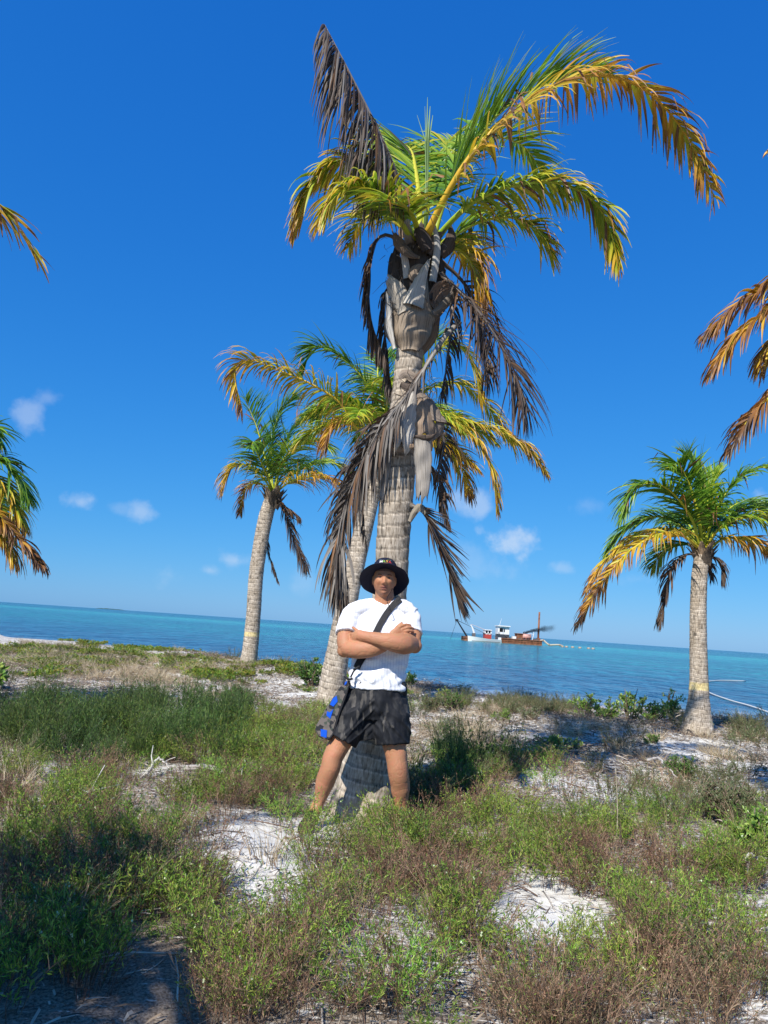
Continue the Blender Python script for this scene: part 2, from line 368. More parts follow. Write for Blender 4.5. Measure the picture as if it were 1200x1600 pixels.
# ------------------------------------------------------------------ ground and sea
def axis(segs):
    out = []
    for a, b, s in segs: out += list(np.arange(a, b, s))
    return np.array(sorted(set(np.round(out, 4))) + [segs[-1][1]])
gx = axis([(-400, -60, 20), (-60, -16, 2), (-16, -6, .25), (-6, 6, .06), (6, 14, .2), (14, 60, 2), (60, 401, 20)])
gy = axis([(-300, -20, 20), (-20, 0, 1), (0, 8, .06), (8, 26, .16), (26, 60, 1), (60, 101, 10)])
GX, GY = np.meshgrid(gx, gy)
GZ = ground_z(GX, GY)
rough = np.zeros_like(GZ)
near = (np.abs(GX) < 14) & (GY > -1) & (GY < 26)
idx = np.argwhere(near)
for (i, j) in idx:
    q = (GX[i, j], GY[i, j])
    rough[i, j] = .020 * noise.noise(Vector((q[0] * 2.6, q[1] * 2.6, 0))) + .010 * noise.noise(Vector((q[0] * 8, q[1] * 8, 3)))
GZ = GZ + rough
nx = len(gx)
I = np.arange(len(gy) - 1)[:, None] * nx + np.arange(nx - 1)[None]
F = np.stack((I, I + 1, I + nx + 1, I + nx), -1).reshape(-1, 4)
PXg, PYg = proj(GX, GY, GZ)
bare = blobs(PXg, PYg, SANDY) * (GY > .5); bare[GY > 13] = np.where(GX[GY > 13] < -5, .35, 1)
bare = np.maximum(bare, sstep(1.6, .4, shore(GX) - GY) * np.where(GX < -5, .35, 1))
dark = np.exp(-(((GX + 1.1) / 1.0) ** 2 + ((GY - 3.0) / .75) ** 2) ** 2)            # dark litter in the left foreground, the palm's shade there deepened in its colour
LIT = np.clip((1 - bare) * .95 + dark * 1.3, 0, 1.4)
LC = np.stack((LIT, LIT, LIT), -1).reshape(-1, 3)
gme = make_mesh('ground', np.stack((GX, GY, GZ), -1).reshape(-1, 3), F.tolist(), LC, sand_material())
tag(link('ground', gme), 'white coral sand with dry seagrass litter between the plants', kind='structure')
mb = MB(); R_ = 24000
mb.add([(-R_, -200, SEA), (R_, -200, SEA), (R_, R_, SEA), (-R_, R_, SEA)], [(0, 1, 2, 3)])
tag(mb.build('sea', sea_material()), 'turquoise and blue shallow sea out to the horizon', kind='structure')
# a far low cay on the horizon, a thin dark line
mb = MB(); rg = random.Random(5); cx = P(170, 948, 5200)
xs = np.linspace(-95, 95, 25); V = []
for k, x in enumerate(xs):
    hh = (4 + 2.5 * rg.random()) * math.sqrt(max(0.02, 1 - (x / 96) ** 2)); V += [(cx[0] + x, 5200, SEA - .5), (cx[0] + x, 5230, SEA + hh), (cx[0] + x, 5290, SEA - .5)]
mb.add(V, [(3 * k + a, 3 * k + 3 + a, 3 * k + 4 + a, 3 * k + 1 + a) for k in range(24) for a in (0, 1)])
tag(mb.build('island', simple_mat('far_cay', (.05, .10, .09), .9, .1)), 'far low island, a thin dark line on the horizon', kind='structure')

# ------------------------------------------------------------------ palms
AGE = np.array([0, .3, .5, .68, .85, 1.0, 1.25, 1.6, 2.0])
AGC = np.array([(.045, .125, .014), (.13, .28, .02), (.29, .42, .028), (.58, .48, .035), (.66, .36, .03), (.36, .16, .045), (.10, .062, .04), (.105, .088, .074), (.30, .27, .235)])
def agecol(a):
    a = np.asarray(a, float)
    return np.stack([np.interp(a, AGE, AGC[:, k]) for k in range(3)], -1)
def leaflet_batch(mb, rs, PTS, T, S, U, spec):
    """leaflets along a rachis; every leaflet is a folded tapering blade bending under its weight"""
    n = spec['n']; L = spec['len']; segs = 6
    m = len(PTS); arc = np.concatenate(([0], np.cumsum(np.linalg.norm(np.diff(PTS, axis=0), axis=1)))); tot = arc[-1]
    t0 = spec.get('start', .16)
    wind = np.asarray(spec.get('wind', (0, 0, 0)), float)
    sides = spec.get('sides', (1, -1))
    a0, a1, a2 = spec['age']
    ts = t0 + (1 - t0) * (np.arange(n) + .5) / n
    for sg in sides:
        for t in ts:
            if rs.random() < spec.get('miss', .07): continue
            tt = min(1, max(0, t + rs.normal() * .3 / n))
            x = tt * (m - 1); i = min(int(x), m - 2); f = x - i
            p = PTS[i] * (1 - f) + PTS[i + 1] * f; Tt = nrm(T[i] * (1 - f) + T[i + 1] * f); Ss = nrm(S[i] * (1 - f) + S[i + 1] * f); Uu = nrm(np.cross(Ss, Tt))
            u = (tt - t0) / (1 - t0)
            prof = (.55 + .45 * math.sin(math.pi * min(1, u * 1.5 + .08))) if u < .62 else (1.0 - .62 * ((u - .62) / .38) ** 1.3)
            l = L * prof * (1 + rs.normal() * .09)
            ang = (spec.get('fan0', 62) * (1 - u) + spec.get('fan1', 28) * u) + rs.normal() * 8          # angle from the rachis
            lift = spec.get('lift', .25) + rs.normal() * spec.get('mess', .15)
            d = nrm(Ss * sg * math.sin(rad(ang)) + Tt * math.cos(rad(ang)) + Uu * lift + wind * .35)
            hg = spec.get('hang', 0)
            if hg: d = nrm(d * (1 - hg) + np.array((rs.normal() * .07, rs.normal() * .07, -1)) * hg)
            g = spec.get('droop', .9) * (1 + rs.normal() * .25) 
            broken = rs.random() < spec.get('broken', .05); bs = rs.integers(1, 4)
            q = np.zeros((segs + 1, 3)); q[0] = p; dd = np.zeros((segs + 1, 3))
            cur = d.copy()
            for k in range(segs + 1):
                dd[k] = cur
                if k < segs: q[k + 1] = q[k] + cur * (l / segs)
                gg = g * (0.35 + k / segs) / segs * 1.3
                if broken and k == bs: gg += 1.6
                cur = nrm(cur + np.array((0, 0, -1.0)) * gg + wind * .8 / segs)
            W = nrm(Tt - (dd @ Tt)[:, None] * dd)
            tw = rs.normal() * spec.get('twist', .4); B = np.cross(dd, W); W = W * math.cos(tw) + B * math.sin(tw); B = np.cross(dd, W)
            s = np.linspace(0, 1, segs + 1)
            w = spec.get('w', .017) * (.45 + .55 * np.minimum(1, s * 5)) * (1 - s ** 1.7) * (1 + rs.normal() * .12) + .0012
            fold = w * spec.get('fold', .45)
            V = np.stack((q + W * w[:, None], q + B * fold[:, None] * -1, q - W * w[:, None]), 1).reshape(-1, 3)
            F = []
            for k in range(segs):
                a = 3 * k; F += [(a, a + 1, a + 4, a + 3), (a + 1, a + 2, a + 5, a + 4)]
            ag = a0 + a1 * tt + a2 * s + rs.normal() * spec.get('agen', .10)
            if a0 > 1.0: ag = np.maximum(ag, 1.16 + .1 * rs.random())
            if broken: ag = np.maximum(ag, .95 + .3 * rs.random())
            c = agecol(ag) * (1 + rs.normal() * .10)
            mb.add(V, F, np.repeat(np.clip(c, .01, .9), 3, 0))
def make_frond(parent, pts, rs, **sp):
    spec = dict(n=60, len=.55, age=(.2, .2, .2), pet=.16, rw=.022)
    spec.update(sp)
    pts = catmull(pts, 26); T, S, U = frames(pts, spec.get('ref'))
    roll = spec.get('roll', 0)
    if roll:
        c, s = math.cos(roll), math.sin(roll); S, U = S * c + U * s, U * c - S * s
    flip = U[:, 2].mean() < 0 and not spec.get('noflip')
    if flip: S, U = -S, -U
    mb = MB(); t = np.linspace(0, 1, 26)
    R = spec['rw'] * (1.25 * (1 - t) ** 1.1 + .12); R[0] *= 1.5; R[1] *= 1.15
    ra = spec.get('rage', .55 if spec['age'][0] < .9 else spec['age'][0] + .25)
    rc = agecol(ra + spec.get('rage1', .1) * t) if 'rcol' not in spec else np.tile(spec['rcol'], (26, 1))
    tube(mb, pts, R, 6, rc, R * .7, ref=S[0])
    fr = mb.build('frond', M_STALK, parent)
    lb = MB(); leaflet_batch(lb, rs, pts, T, S, U, spec)
    lo = lb.build('leaflets', M_DEAD if spec['age'][0] > 1.0 else M_LEAF, fr); tag(lo, kind='stuff')
    if 'label' in spec: fr['label'] = spec['label']
    return fr
def rib_frond(parent, c, az, el, length, bend, rs, **sp):
    """a frond leaving the crown centre c at azimuth az (0 = right, 90 = away), elevation el, bending down by bend radians"""
    n = 9; p = np.array(c, float); pts = [p.copy()]
    for k in range(n):
        e = el - bend * ((k + .5) / n) ** 1.15
        a = az + sp.get('curve', 0) * k / n
        p = p + np.array((math.cos(a) * math.cos(e), math.sin(a) * math.cos(e), math.sin(e))) * length / n; pts.append(p.copy())
    sp.pop('curve', None)
    return make_frond(parent, pts, rs, **sp)
def make_trunk(parent, axis_pts, R, ring, rs, sides=26, per=7, flare=None, dark=1.0, name='trunk', band=None):
    """ringed trunk: each leaf scar is a step in the radius; tc carries unrolled coordinates for the bark grain"""
    raw = catmull(axis_pts, 60); Ls = np.linalg.norm(np.diff(raw, axis=0), axis=1).sum()
    nr = int(Ls / ring); n = nr * per + 1
    pts = catmull(axis_pts, n); tk = np.linspace(0, 1, n)
    Rr = np.interp(tk, np.linspace(0, 1, len(R)), R)
    T, S, U = frames(pts, (1, 0, 0)); th = np.linspace(0, 2 * math.pi, sides, endpoint=False)
    s = tk * Ls
    V = []; C = []; TC = []
    wob = [(rs.normal() * .25, rs.random() * 6.28) for _ in range(nr + 2)]
    for i in range(n):
        for j, a in enumerate(th):
            ph = s[i] / ring + .22 * math.sin(a + 1.3 * math.sin(s[i] * 1.7)) + .13 * noise.noise(Vector((math.cos(a) * 1.5, math.sin(a) * 1.5, s[i] * 2)))
            k = int(math.floor(ph)); f = ph - k
            step = (.030 * f if f < .82 else .030 * (1 - (f - .82) / .18) * 1.0)
            low = max(0, 1 - tk[i] / .10) if flare is None else max(0, 1 - s[i] / flare)
            step = step * (1 - low) + .01
            nn = noise.noise(Vector((math.cos(a) * 2.2 + k * .9, math.sin(a) * 2.2, k * 2.1))) * .020 + noise.noise(Vector((math.cos(a) * 7, math.sin(a) * 7, s[i] * 6))) * .022
            r = Rr[i] * (1 + step * 1.25 + nn)
            V.append(pts[i] + S[i] * math.cos(a) * r + U[i] * math.sin(a) * r)
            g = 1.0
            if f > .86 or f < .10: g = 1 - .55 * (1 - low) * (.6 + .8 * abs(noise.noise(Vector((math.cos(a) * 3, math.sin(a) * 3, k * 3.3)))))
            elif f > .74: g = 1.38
            sc_ = noise.noise(Vector((math.cos(a) * 2.4 + 7, math.sin(a) * 2.4, s[i] * 5.5))) + .6 * noise.noise(Vector((math.cos(a) * 7, math.sin(a) * 7 + 3, s[i] * 16)))
            if sc_ > .52: g *= max(.35, 1 - (sc_ - .52) * 3.2)
            g *= 1 + .10 * noise.noise(Vector((k * 5.1, math.cos(a), math.sin(a))))
            c = np.array((1.0, .97, .93)) * g * dark
            if band and band[0] < s[i] < band[1]:
                q = .5 + .5 * noise.noise(Vector((math.cos(a) * 9, math.sin(a) * 9, s[i] * 30)))
                if q > .3: c = np.array((1.5, 1.4, .85)) * (.9 + .2 * q)
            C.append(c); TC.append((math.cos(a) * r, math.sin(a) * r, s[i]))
    F = [(i * sides + j, (i + 1) * sides + j, (i + 1) * sides + (j + 1) % sides, i * sides + (j + 1) % sides) for i in range(n - 1) for j in range(sides)]
    F += [tuple(range((n - 1) * sides, n * sides))[::-1]]
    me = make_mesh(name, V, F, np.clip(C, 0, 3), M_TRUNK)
    at = me.attributes.new('tc', 'FLOAT_VECTOR', 'POINT'); at.data.foreach_set('vector', np.array(TC, np.float32).ravel())
    return link(name, me, parent)
def sheath(parent, pts, widths, facing, col, rs, bulge=.35, thick=.006, name='leaf_sheath', tip='ragged', ns=9, label=None, dark_edge=.0):
    """a stiff leaf base: a curved sheet along pts with an arched cross-section and a torn end"""
    n = 16; pts = catmull(pts, n); W = np.interp(np.linspace(0, 1, n), np.linspace(0, 1, len(widths)), widths)
    T = nrm(np.gradient(pts, axis=0)); Fv = nrm(np.asarray(facing, float)); S = nrm(np.cross(T, Fv)); U = np.cross(S, T)
    xs = np.linspace(-1, 1, ns); V = []; TC = []; C = []
    jag = rs.normal(size=ns) * .28; sd = rs.random() * 50
    for side in (0, 1):
        for i in range(n):
            for j, x in enumerate(xs):
                b = bulge * W[i] * (1 - x * x)
                nn = noise.noise(Vector((x * 1.4 + sd, i * .35, sd))) * W[i] * .22
                p = pts[i] + S[i] * x * W[i] * (1 + .10 * noise.noise(Vector((i * .8, sd, x)))) + U[i] * (b + nn - side * thick)
                if tip == 'ragged' and i == n - 1: p = p + T[i] * jag[j] * (W[i] + .02) * 2
                V.append(p); TC.append((x * W[i] + sd, i / n * .3, side * .1))
                C.append(np.array(col) * (1 - dark_edge * (i / n)) * (1 + .15 * noise.noise(Vector((x * 2 + sd, i * .3, 1)))))
    o = n * ns; F = []
    for i in range(n - 1):
        for j in range(ns - 1):
            a = i * ns + j; F += [(a, a + 1, a + ns + 1, a + ns), (o + a, o + a + ns, o + a + ns + 1, o + a + 1)]
    for i in range(n - 1):
        for j in (0, ns - 1):
            a = i * ns + j; F.append((a, a + ns, o + a + ns, o + a))
    for j in range(ns - 1):
        for i in (0, n - 1):
            a = i * ns + j; F.append((a, a + 1, o + a + 1, o + a))
    me = make_mesh(name, V, F, np.clip(C, 0, 1), M_SHEATH)
    at = me.attributes.new('tc', 'FLOAT_VECTOR', 'POINT'); at.data.foreach_set('vector', np.array(TC, np.float32).ravel())
    ob = link(name, me, parent)
    if label: ob['label'] = label
    return ob
def PP(lst, Y): return [P(a[0], a[1], Y + (a[2] if len(a) > 2 else 0)) for a in lst]
GREYB, PALE, TAN, DKBR = (.20, .17, .14), (.52, .48, .42), (.36, .27, .19), (.07, .055, .045)

# ---- the big palm the man leans on
rs = np.random.default_rng(11)
YM = 5.80
base = P(566, 1292, YM)
big = thing('palm_tree', 'tall central palm with shaggy dead fronds round its trunk, a man leaning on it', 'palm tree', (base[0], base[1], gz(base[0], base[1])), 'coconut palms along the shore')
axis_px = [(562, 1310, 126), (566, 1270, 112), (572, 1225, 98), (580, 1165, 84), (592, 1080, 70), (603, 990, 60), (611, 900, 56), (615, 830, 56), (620, 770, 58), (627, 690, 54), (634, 620, 48), (640, 555, 46), (646, 500, 46), (652, 440, 54), (655, 385, 44)]
ax = [P(a, b, YM) for a, b, w in axis_px]; Rm = [w / 2 * depth(p) / FPX * (.90 if b < 1000 else .95) for (a, b, w), p in zip(axis_px, ax)]
Lc = np.concatenate(([0], np.cumsum([np.linalg.norm(ax[i + 1] - ax[i]) for i in range(len(ax) - 1)])))
Ru = np.interp(np.linspace(0, Lc[-1], 40), Lc, Rm)
make_trunk(big, ax, Ru, .088, rs, sides=40, per=9, flare=.75)
toC = (0, -1, -.1)
# leaf sheaths: pieces of old leaf base clasping the trunk, (path in the photo, half widths px, facing, colour)
pk = YM / FPX
def shp(lst, Y, w, facing, col, **k):
    return sheath(big, PP(lst, Y), [x * pk for x in w], facing, col, rs, **k)
# barrel of cloth-like sheaths below the crown
for (lst, Y, w, fc, col, kw) in [
    ([(641, 548), (643, 520), (646, 495), (648, 474)], YM - .10, [14, 30, 35, 31], (0, -1, 0), (.34, .27, .20), dict(bulge=.55)),
    ([(628, 540), (614, 520), (612, 495), (618, 470)], YM - .02, [8, 17, 17, 15], (-.8, -.7, 0), (.40, .34, .27), dict(bulge=.5)),
    ([(656, 552), (671, 525), (678, 495), (678, 470)], YM - .02, [8, 17, 17, 12], (.8, -.7, 0), (.25, .19, .14), dict(bulge=.5)),
    ([(641, 555), (645, 520), (650, 470)], YM + .12, [14, 34, 34], (0, 1, 0), (.25, .2, .15), dict(bulge=.5)),
    ([(645, 478), (653, 450), (662, 425), (671, 406)], YM - .20, [17, 13, 8, 2], (.1, -1, .1), PALE, dict(bulge=.35)),
    ([(652, 478), (657, 455), (661, 440), (664, 425)], YM - .19, [12, 9, 6, 2], (.3, -1, 0), (.50, .47, .43), dict(bulge=.3)),
    ([(633, 488), (625, 465), (614, 445), (606, 434)], YM - .16, [12, 15, 14, 6], (-.4, -1, .1), (.46, .41, .34), dict(bulge=.45)),
    ([(616, 545), (608, 510), (607, 485), (604, 458)], YM - .13, [3, 6, 6, 3], (-.7, -.8, 0), (.56, .53, .48), dict(bulge=.3)),
    ([(672, 500), (682, 475), (694, 455), (712, 443)], YM - .12, [10, 18, 20, 6], (.4, -1, -.2), (.30, .21, .15), dict(bulge=-.5)),
    ([(676, 490), (693, 478), (706, 462), (716, 444)], YM - .16, [4, 7, 6, 2], (.4, -1, 0), GREYB, dict(bulge=.3)),
    ([(690, 470), (702, 465), (716, 466), (724, 470)], YM - .05, [10, 14, 9, 2], (.2, -1, .5), (.40, .31, .22), dict(bulge=.3)),
    # upper cluster
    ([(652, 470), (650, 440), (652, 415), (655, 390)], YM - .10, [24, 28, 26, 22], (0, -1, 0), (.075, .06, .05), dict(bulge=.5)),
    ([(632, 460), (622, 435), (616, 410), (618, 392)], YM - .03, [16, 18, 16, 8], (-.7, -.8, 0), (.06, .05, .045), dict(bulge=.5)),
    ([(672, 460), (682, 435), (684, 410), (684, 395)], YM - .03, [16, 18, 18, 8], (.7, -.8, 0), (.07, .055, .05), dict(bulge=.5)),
    ([(636, 435), (634, 415), (630, 395), (625, 380)], YM - .16, [6, 6, 5, 3], (-.2, -1, 0), (.50, .48, .45), dict(bulge=.4)),
    ([(676, 440), (680, 415), (683, 390), (682, 370), (678, 352)], YM - .18, [6, 6, 6, 5, 3], (.2, -1, 0), (.42, .41, .39), dict(bulge=.4)),
    ([(654, 402), (640, 396), (626, 384), (615, 363)], YM - .22, [3, 9, 10, 2], (-.3, -1, .6), (.16, .12, .09), dict(bulge=.5)),
    ([(656, 402), (642, 400), (632, 392), (622, 380)], YM - .20, [3, 6, 6, 2], (-.3, -1, 1), (.46, .36, .25), dict(bulge=.3)),
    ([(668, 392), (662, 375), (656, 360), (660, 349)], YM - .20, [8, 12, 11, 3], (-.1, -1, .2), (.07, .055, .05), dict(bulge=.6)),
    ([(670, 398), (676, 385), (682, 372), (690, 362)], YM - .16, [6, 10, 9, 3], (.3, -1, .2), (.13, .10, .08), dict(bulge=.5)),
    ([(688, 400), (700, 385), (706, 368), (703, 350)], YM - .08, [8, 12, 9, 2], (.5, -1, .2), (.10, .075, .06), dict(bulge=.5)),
    ([(655, 440), (646, 430), (652, 418), (662, 415)], YM - .18, [6, 9, 8, 3], (0, -1, .2), (.26, .20, .15), dict(bulge=.6)),
    ([(632, 372), (628, 362), (634, 352), (640, 345)], YM - .10, [6, 7, 5, 2], (-.2, -1, 0), (.35, .26, .19), dict(bulge=.5)),
    # lower cluster hanging round the trunk
    ([(645, 612), (638, 640), (630, 668), (624, 694)], YM - .20, [6, 13, 21, 20], (-.2, -1, .15), (.58, .54, .48), dict(bulge=.5, label='large pale grey leaf sheath bulging over the trunk')),
    ([(612, 700), (622, 703), (634, 700), (650, 696)], YM - .22, [2, 5, 5, 3], (0, -1, -.3), (.34, .24, .16), dict(bulge=.3)),
    ([(655, 622), (658, 645), (660, 668), (660, 684)], YM - .17, [8, 18, 22, 17], (.3, -1, .1), (.38, .28, .20), dict(bulge=.5)),
    ([(652, 612), (668, 632), (682, 650), (697, 658)], YM - .14, [7, 14, 13, 2], (.3, -1, .4), (.27, .22, .18), dict(bulge=.4)),
    ([(648, 682), (660, 684), (672, 684), (680, 678)], YM - .24, [2, 5, 5, 1], (.1, -1, -.5), (.12, .09, .07), dict(bulge=.4)),
    ([(660, 684), (661, 715), (661, 750), (659, 781)], YM - .22, [13, 14, 12, 9], (.15, -1, 0), (.40, .36, .31), dict(bulge=.25, label='long grey strip of sheath hanging down the trunk')),
    ([(606, 700), (604, 725), (600, 755), (595, 780)], YM - .10, [5, 7, 6, 4], (-.6, -1, 0), (.42, .36, .30), dict(bulge=.3)),
    ([(596, 700), (598, 725), (600, 745)], YM + .0, [6, 6, 3], (-.6, -1, 0), (.07, .06, .05), dict(bulge=.3)),
    ([(690, 650), (686, 670), (672, 690)], YM - .12, [7, 9, 3], (.6, -1, 0), (.22, .18, .15), dict(bulge=.3)),
    ([(624, 590), (634, 584), (645, 590), (652, 600)], YM - .17, [4, 8, 8, 4], (0, -1, 0), (.30, .24, .19), dict(bulge=.4)),
    ([(626, 600), (640, 606), (655, 602)], YM - .18, [4, 7, 3], (0, -1, 0), (.13, .10, .08), dict(bulge=.5)),
    ([(640, 815), (648, 800), (656, 792), (668, 803)], YM - .14, [3, 5, 6, 4], (.2, -1, .2), (.30, .26, .20), dict(bulge=.5))]:
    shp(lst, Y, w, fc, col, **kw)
def fr(lst, Y=YM, **k): return make_frond(big, PP(lst, Y), rs, **k)
# dead grey frond standing up at the top left, leaflets hanging straight down
fr([(640, 380, -.1), (634, 345, -.2), (622, 285, -.25), (590, 205, -.35), (545, 112, -.45), (507, 38, -.5)], n=110, len=.66, hang=.62, age=(1.50, .0, -.1), droop=5.0, fan0=60, fan1=30, lift=-.3, mess=.10, w=.0095, start=.26, rw=.024,
   rage=1.9, rage1=-.2, wind=(-.10, 0, 0), label='dead grey frond standing up with its leaflets hanging', agen=.22, broken=0, twist=.5)
# long yellow arching frond to the right
fr([(664, 375, -.12), (690, 318, -.3), (738, 240, -.5), (798, 180, -.55), (860, 138, -.5), (930, 116, -.4), (1000, 134, -.3), (1058, 190, -.2), (1096, 255, -.2), (1115, 308, -.2)], n=125, len=.44, hang=.06, age=(.52, .22, .34), droop=1.6, lift=.05, mess=.16,
   w=.0135, start=.14, rw=.030, rage=.80, rage1=.05, fan0=58, fan1=34, broken=.13, label='long yellow frond arching right over the crown')
# green feathery fronds behind it
fr([(676, 372, .05), (700, 300, .1), (740, 225, .15), (800, 160, .2), (870, 126, .3), (940, 122, .4)], n=110, len=.64, age=(.24, .14, .14), droop=.7, lift=.45, w=.014, fan0=55, fan1=25, wind=(.25, 0, .1), rw=.026)
fr([(672, 372, .1), (690, 310, .3), (720, 250, .5), (770, 215, .8), (820, 230, 1.1), (850, 275, 1.3)], n=90, len=.60, age=(.2, .2, .2), droop=1.0, w=.014, rw=.024)
fr([(678, 378, .0), (706, 345, -.15), (745, 312, -.3), (800, 290, -.4), (862, 284, -.4), (915, 303, -.35), (948, 345, -.3), (966, 412, -.3)], n=120, len=.40, hang=.08, age=(.32, .22, .24), droop=1.3, lift=.05, w=.0125, rw=.024, rage=.5,
   label='yellow green frond drooping on the right')
fr([(682, 385, .1), (712, 366, .2), (752, 346, .3), (800, 340, .3), (840, 362, .3), (862, 400, .3)], n=84, hang=.05, len=.42, age=(.22, .30, .32), droop=1.4, w=.0115, rw=.022)
fr([(684, 392, .0), (708, 388, .0), (728, 398, .0), (742, 425, .0), (748, 462, .0)], n=70, len=.46, age=(.45, .30, .4), droop=2.6, w=.011, rw=.022)
fr([(680, 392, .2), (700, 380, .5), (725, 385, .8), (740, 420, 1.0)], n=40, len=.5, age=(.3, .4, .4), droop=2.2, w=.015, rw=.02)
# left side
fr([(645, 372, .0), (622, 322, .0), (592, 275, -.05), (556, 250, -.1), (520, 256, -.1), (484, 292, -.1), (458, 355, -.1)], n=125, len=.42, hang=.14, age=(.30, .42, .22), droop=1.4, lift=.1, w=.0125, rw=.025, rage=.55, label='yellow and brown frond arching left')
fr([(644, 376, -.1), (618, 335, -.3), (585, 300, -.45), (552, 292, -.55), (525, 310, -.6), (508, 345, -.6)], n=90, len=.40, hang=.1, age=(.22, .34, .34), droop=1.7, w=.012, rw=.022)
fr([(644, 380, .2), (622, 350, .5), (590, 335, .8), (560, 350, 1.0), (545, 385, 1.1)], n=70, len=.42, age=(.3, .3, .35), droop=1.6, w=.012, rw=.022)
# broad green frond leaning away behind the crown
fr([(656, 372, .1), (655, 320, .3), (650, 270, .6), (640, 232, 1.0), (615, 226, 1.6), (590, 245, 2.0)], n=110, len=.72, age=(.38, .12, .1), droop=.6, lift=.1, w=.016, rw=.024, rage=.6)
fr([(660, 372, .1), (668, 320, .35), (676, 275, .7), (690, 235, 1.2), (715, 222, 1.8)], n=60, len=.66, age=(.30, .12, .1), droop=.6, lift=.3, w=.02, rw=.022)
fr([(655, 372, -.1), (646, 340, -.3), (628, 318, -.6), (604, 312, -.9)], n=40, len=.42, age=(.3, .25, .2), droop=1.0, lift=.3, w=.015, rw=.02)
# spear leaf
sm = MB()
for k in range(5):
    o = (k - 2) * 3.2
    tube(sm, PP([(664, 372, 0), (666, 300, 0), (667 + o * .4, 220, .01 * k), (668 + o * 1.3 - (8 if k == 0 else 0), 152 + abs(k - 2) * 14, .02 * k)], YM + .05), [.020, .017, .011, .002], 5, (.20, .30, .10), [.008, .006, .004, .001])
sm.build('spear_leaf', M_STALK, big)
# dead fronds hanging below the crown
fr([(632, 392, .0), (610, 368, .0), (588, 376, .0), (577, 425, .0), (580, 500, .0), (604, 565, .0)], n=90, len=.30, hang=.3, age=(1.3, .0, .0), droop=3.0, w=.009, start=.2, rw=.016, fan0=50, fan1=25, label='dark dead frond hanging left of the crown')
fr([(690, 430, -.1), (714, 452, -.2), (752, 492, -.25), (786, 545, -.3), (810, 595, -.3), (824, 640, -.3)], n=72, len=.62, hang=0, age=(1.32, .05, .0), droop=1.1, w=.0085, start=.12, rw=.020, fan0=70, fan1=30, rage=1.5, lift=0, mess=.2, label='dark dead frond hanging right of the trunk')
fr([(690, 410, .15), (716, 432, .2), (742, 470, .25), (757, 530, .3), (760, 590, .3)], n=46, len=.46, age=(1.25, .05, .0), droop=2.5, w=.010, start=.2, rw=.016, fan0=50, fan1=25)
fr([(684, 425, .25), (700, 450, .3), (706, 500, .3), (700, 560, .3), (690, 620, .25)], n=30, len=.30, age=(1.3, .05, .05), droop=3, w=.010, start=.15, rw=.016, fan0=45, fan1=20)
fr([(628, 430, .15), (606, 450, .15), (600, 500, .15), (606, 560, .15), (612, 620, .1)], n=48, len=.28, age=(1.35, .05, .05), droop=4, w=.010, start=.15, rw=.014, fan0=40, fan1=20)
# the frond twisted round the trunk and falling left
fr([(716, 505, -.08), (694, 528, -.22), (668, 568, -.30), (636, 620, -.30), (596, 668, -.22), (562, 730, -.02), (536, 800, .10), (526, 870, .12), (533, 925, .12), (548, 950, .12)], n=210, len=.46, hang=.20, age=(1.50, .1, .12), droop=2.8, w=.0105, start=.34, rw=.017,
   fan0=52, fan1=30, rage=1.9, rage1=-.2, lift=0, mess=.25, agen=.28, broken=0, twist=.6, label='grey dead frond twisted across the trunk and hanging left')
fr([(700, 515, -.05), (672, 560, -.26), (640, 612, -.34), (604, 662, -.26), (578, 720, -.10), (566, 790, .05), (572, 850, .1)], n=44, len=.26, age=(1.55, .0, .2), droop=1.0, w=.009, start=.04, rw=.012, fan0=14, fan1=14, lift=0, mess=.14, agen=.28, broken=0)
fr([(706, 450, -.12), (706, 480, -.14), (714, 510, -.14), (717, 535, -.14)], n=10, len=.12, age=(1.6, 0, 0), droop=3, w=.008, start=.4, rw=.013, rcol=(.42, .33, .26))
# dead frond lower right of the trunk
fr([(642, 790, -.05), (662, 800, -.1), (682, 840, -.12), (702, 892, -.12), (718, 945, -.12)], n=56, len=.36, age=(1.42, .0, .0), droop=.2, w=.013, start=.06, rw=.018, fan0=34, fan1=12, lift=.0, mess=.12, wind=(.16, 0, .10), broken=0, label='dark dead frond hanging beside the mid trunk')
fr([(680, 640, .1), (694, 690, .15), (686, 740, .15), (690, 780, .15)], n=24, len=.32, age=(1.3, .0, .0), droop=2.5, w=.011, start=.1, rw=.014)

# loose fibres and torn strips round the sheaths
fb = MB()
for k in range(150):
    u = rs.random(); up_ = rs.random() < .6
    cxp, cyp = ((600 + 95 * u, 372 + 110 * rs.random()) if up_ else (605 + 80 * u, 585 + 95 * rs.random()))
    q = P(cxp, cyp, YM - .16 + .12 * rs.random()); d = nrm(rs.normal(size=3) * (1, .5, .5) + np.array((0, 0, -.9))); l = .05 + .16 * rs.random() ** 1.5
    tube(fb, [q, q + d * l * .5 + rs.normal(size=3) * .012, q + d * l + np.array((0, 0, -.02)) + rs.normal(size=3) * .02], [.0028, .0022, .0008], 3, agecol(1.2 + .8 * rs.random()))
tag(fb.build('fibre', M_DEAD, big), kind='stuff')

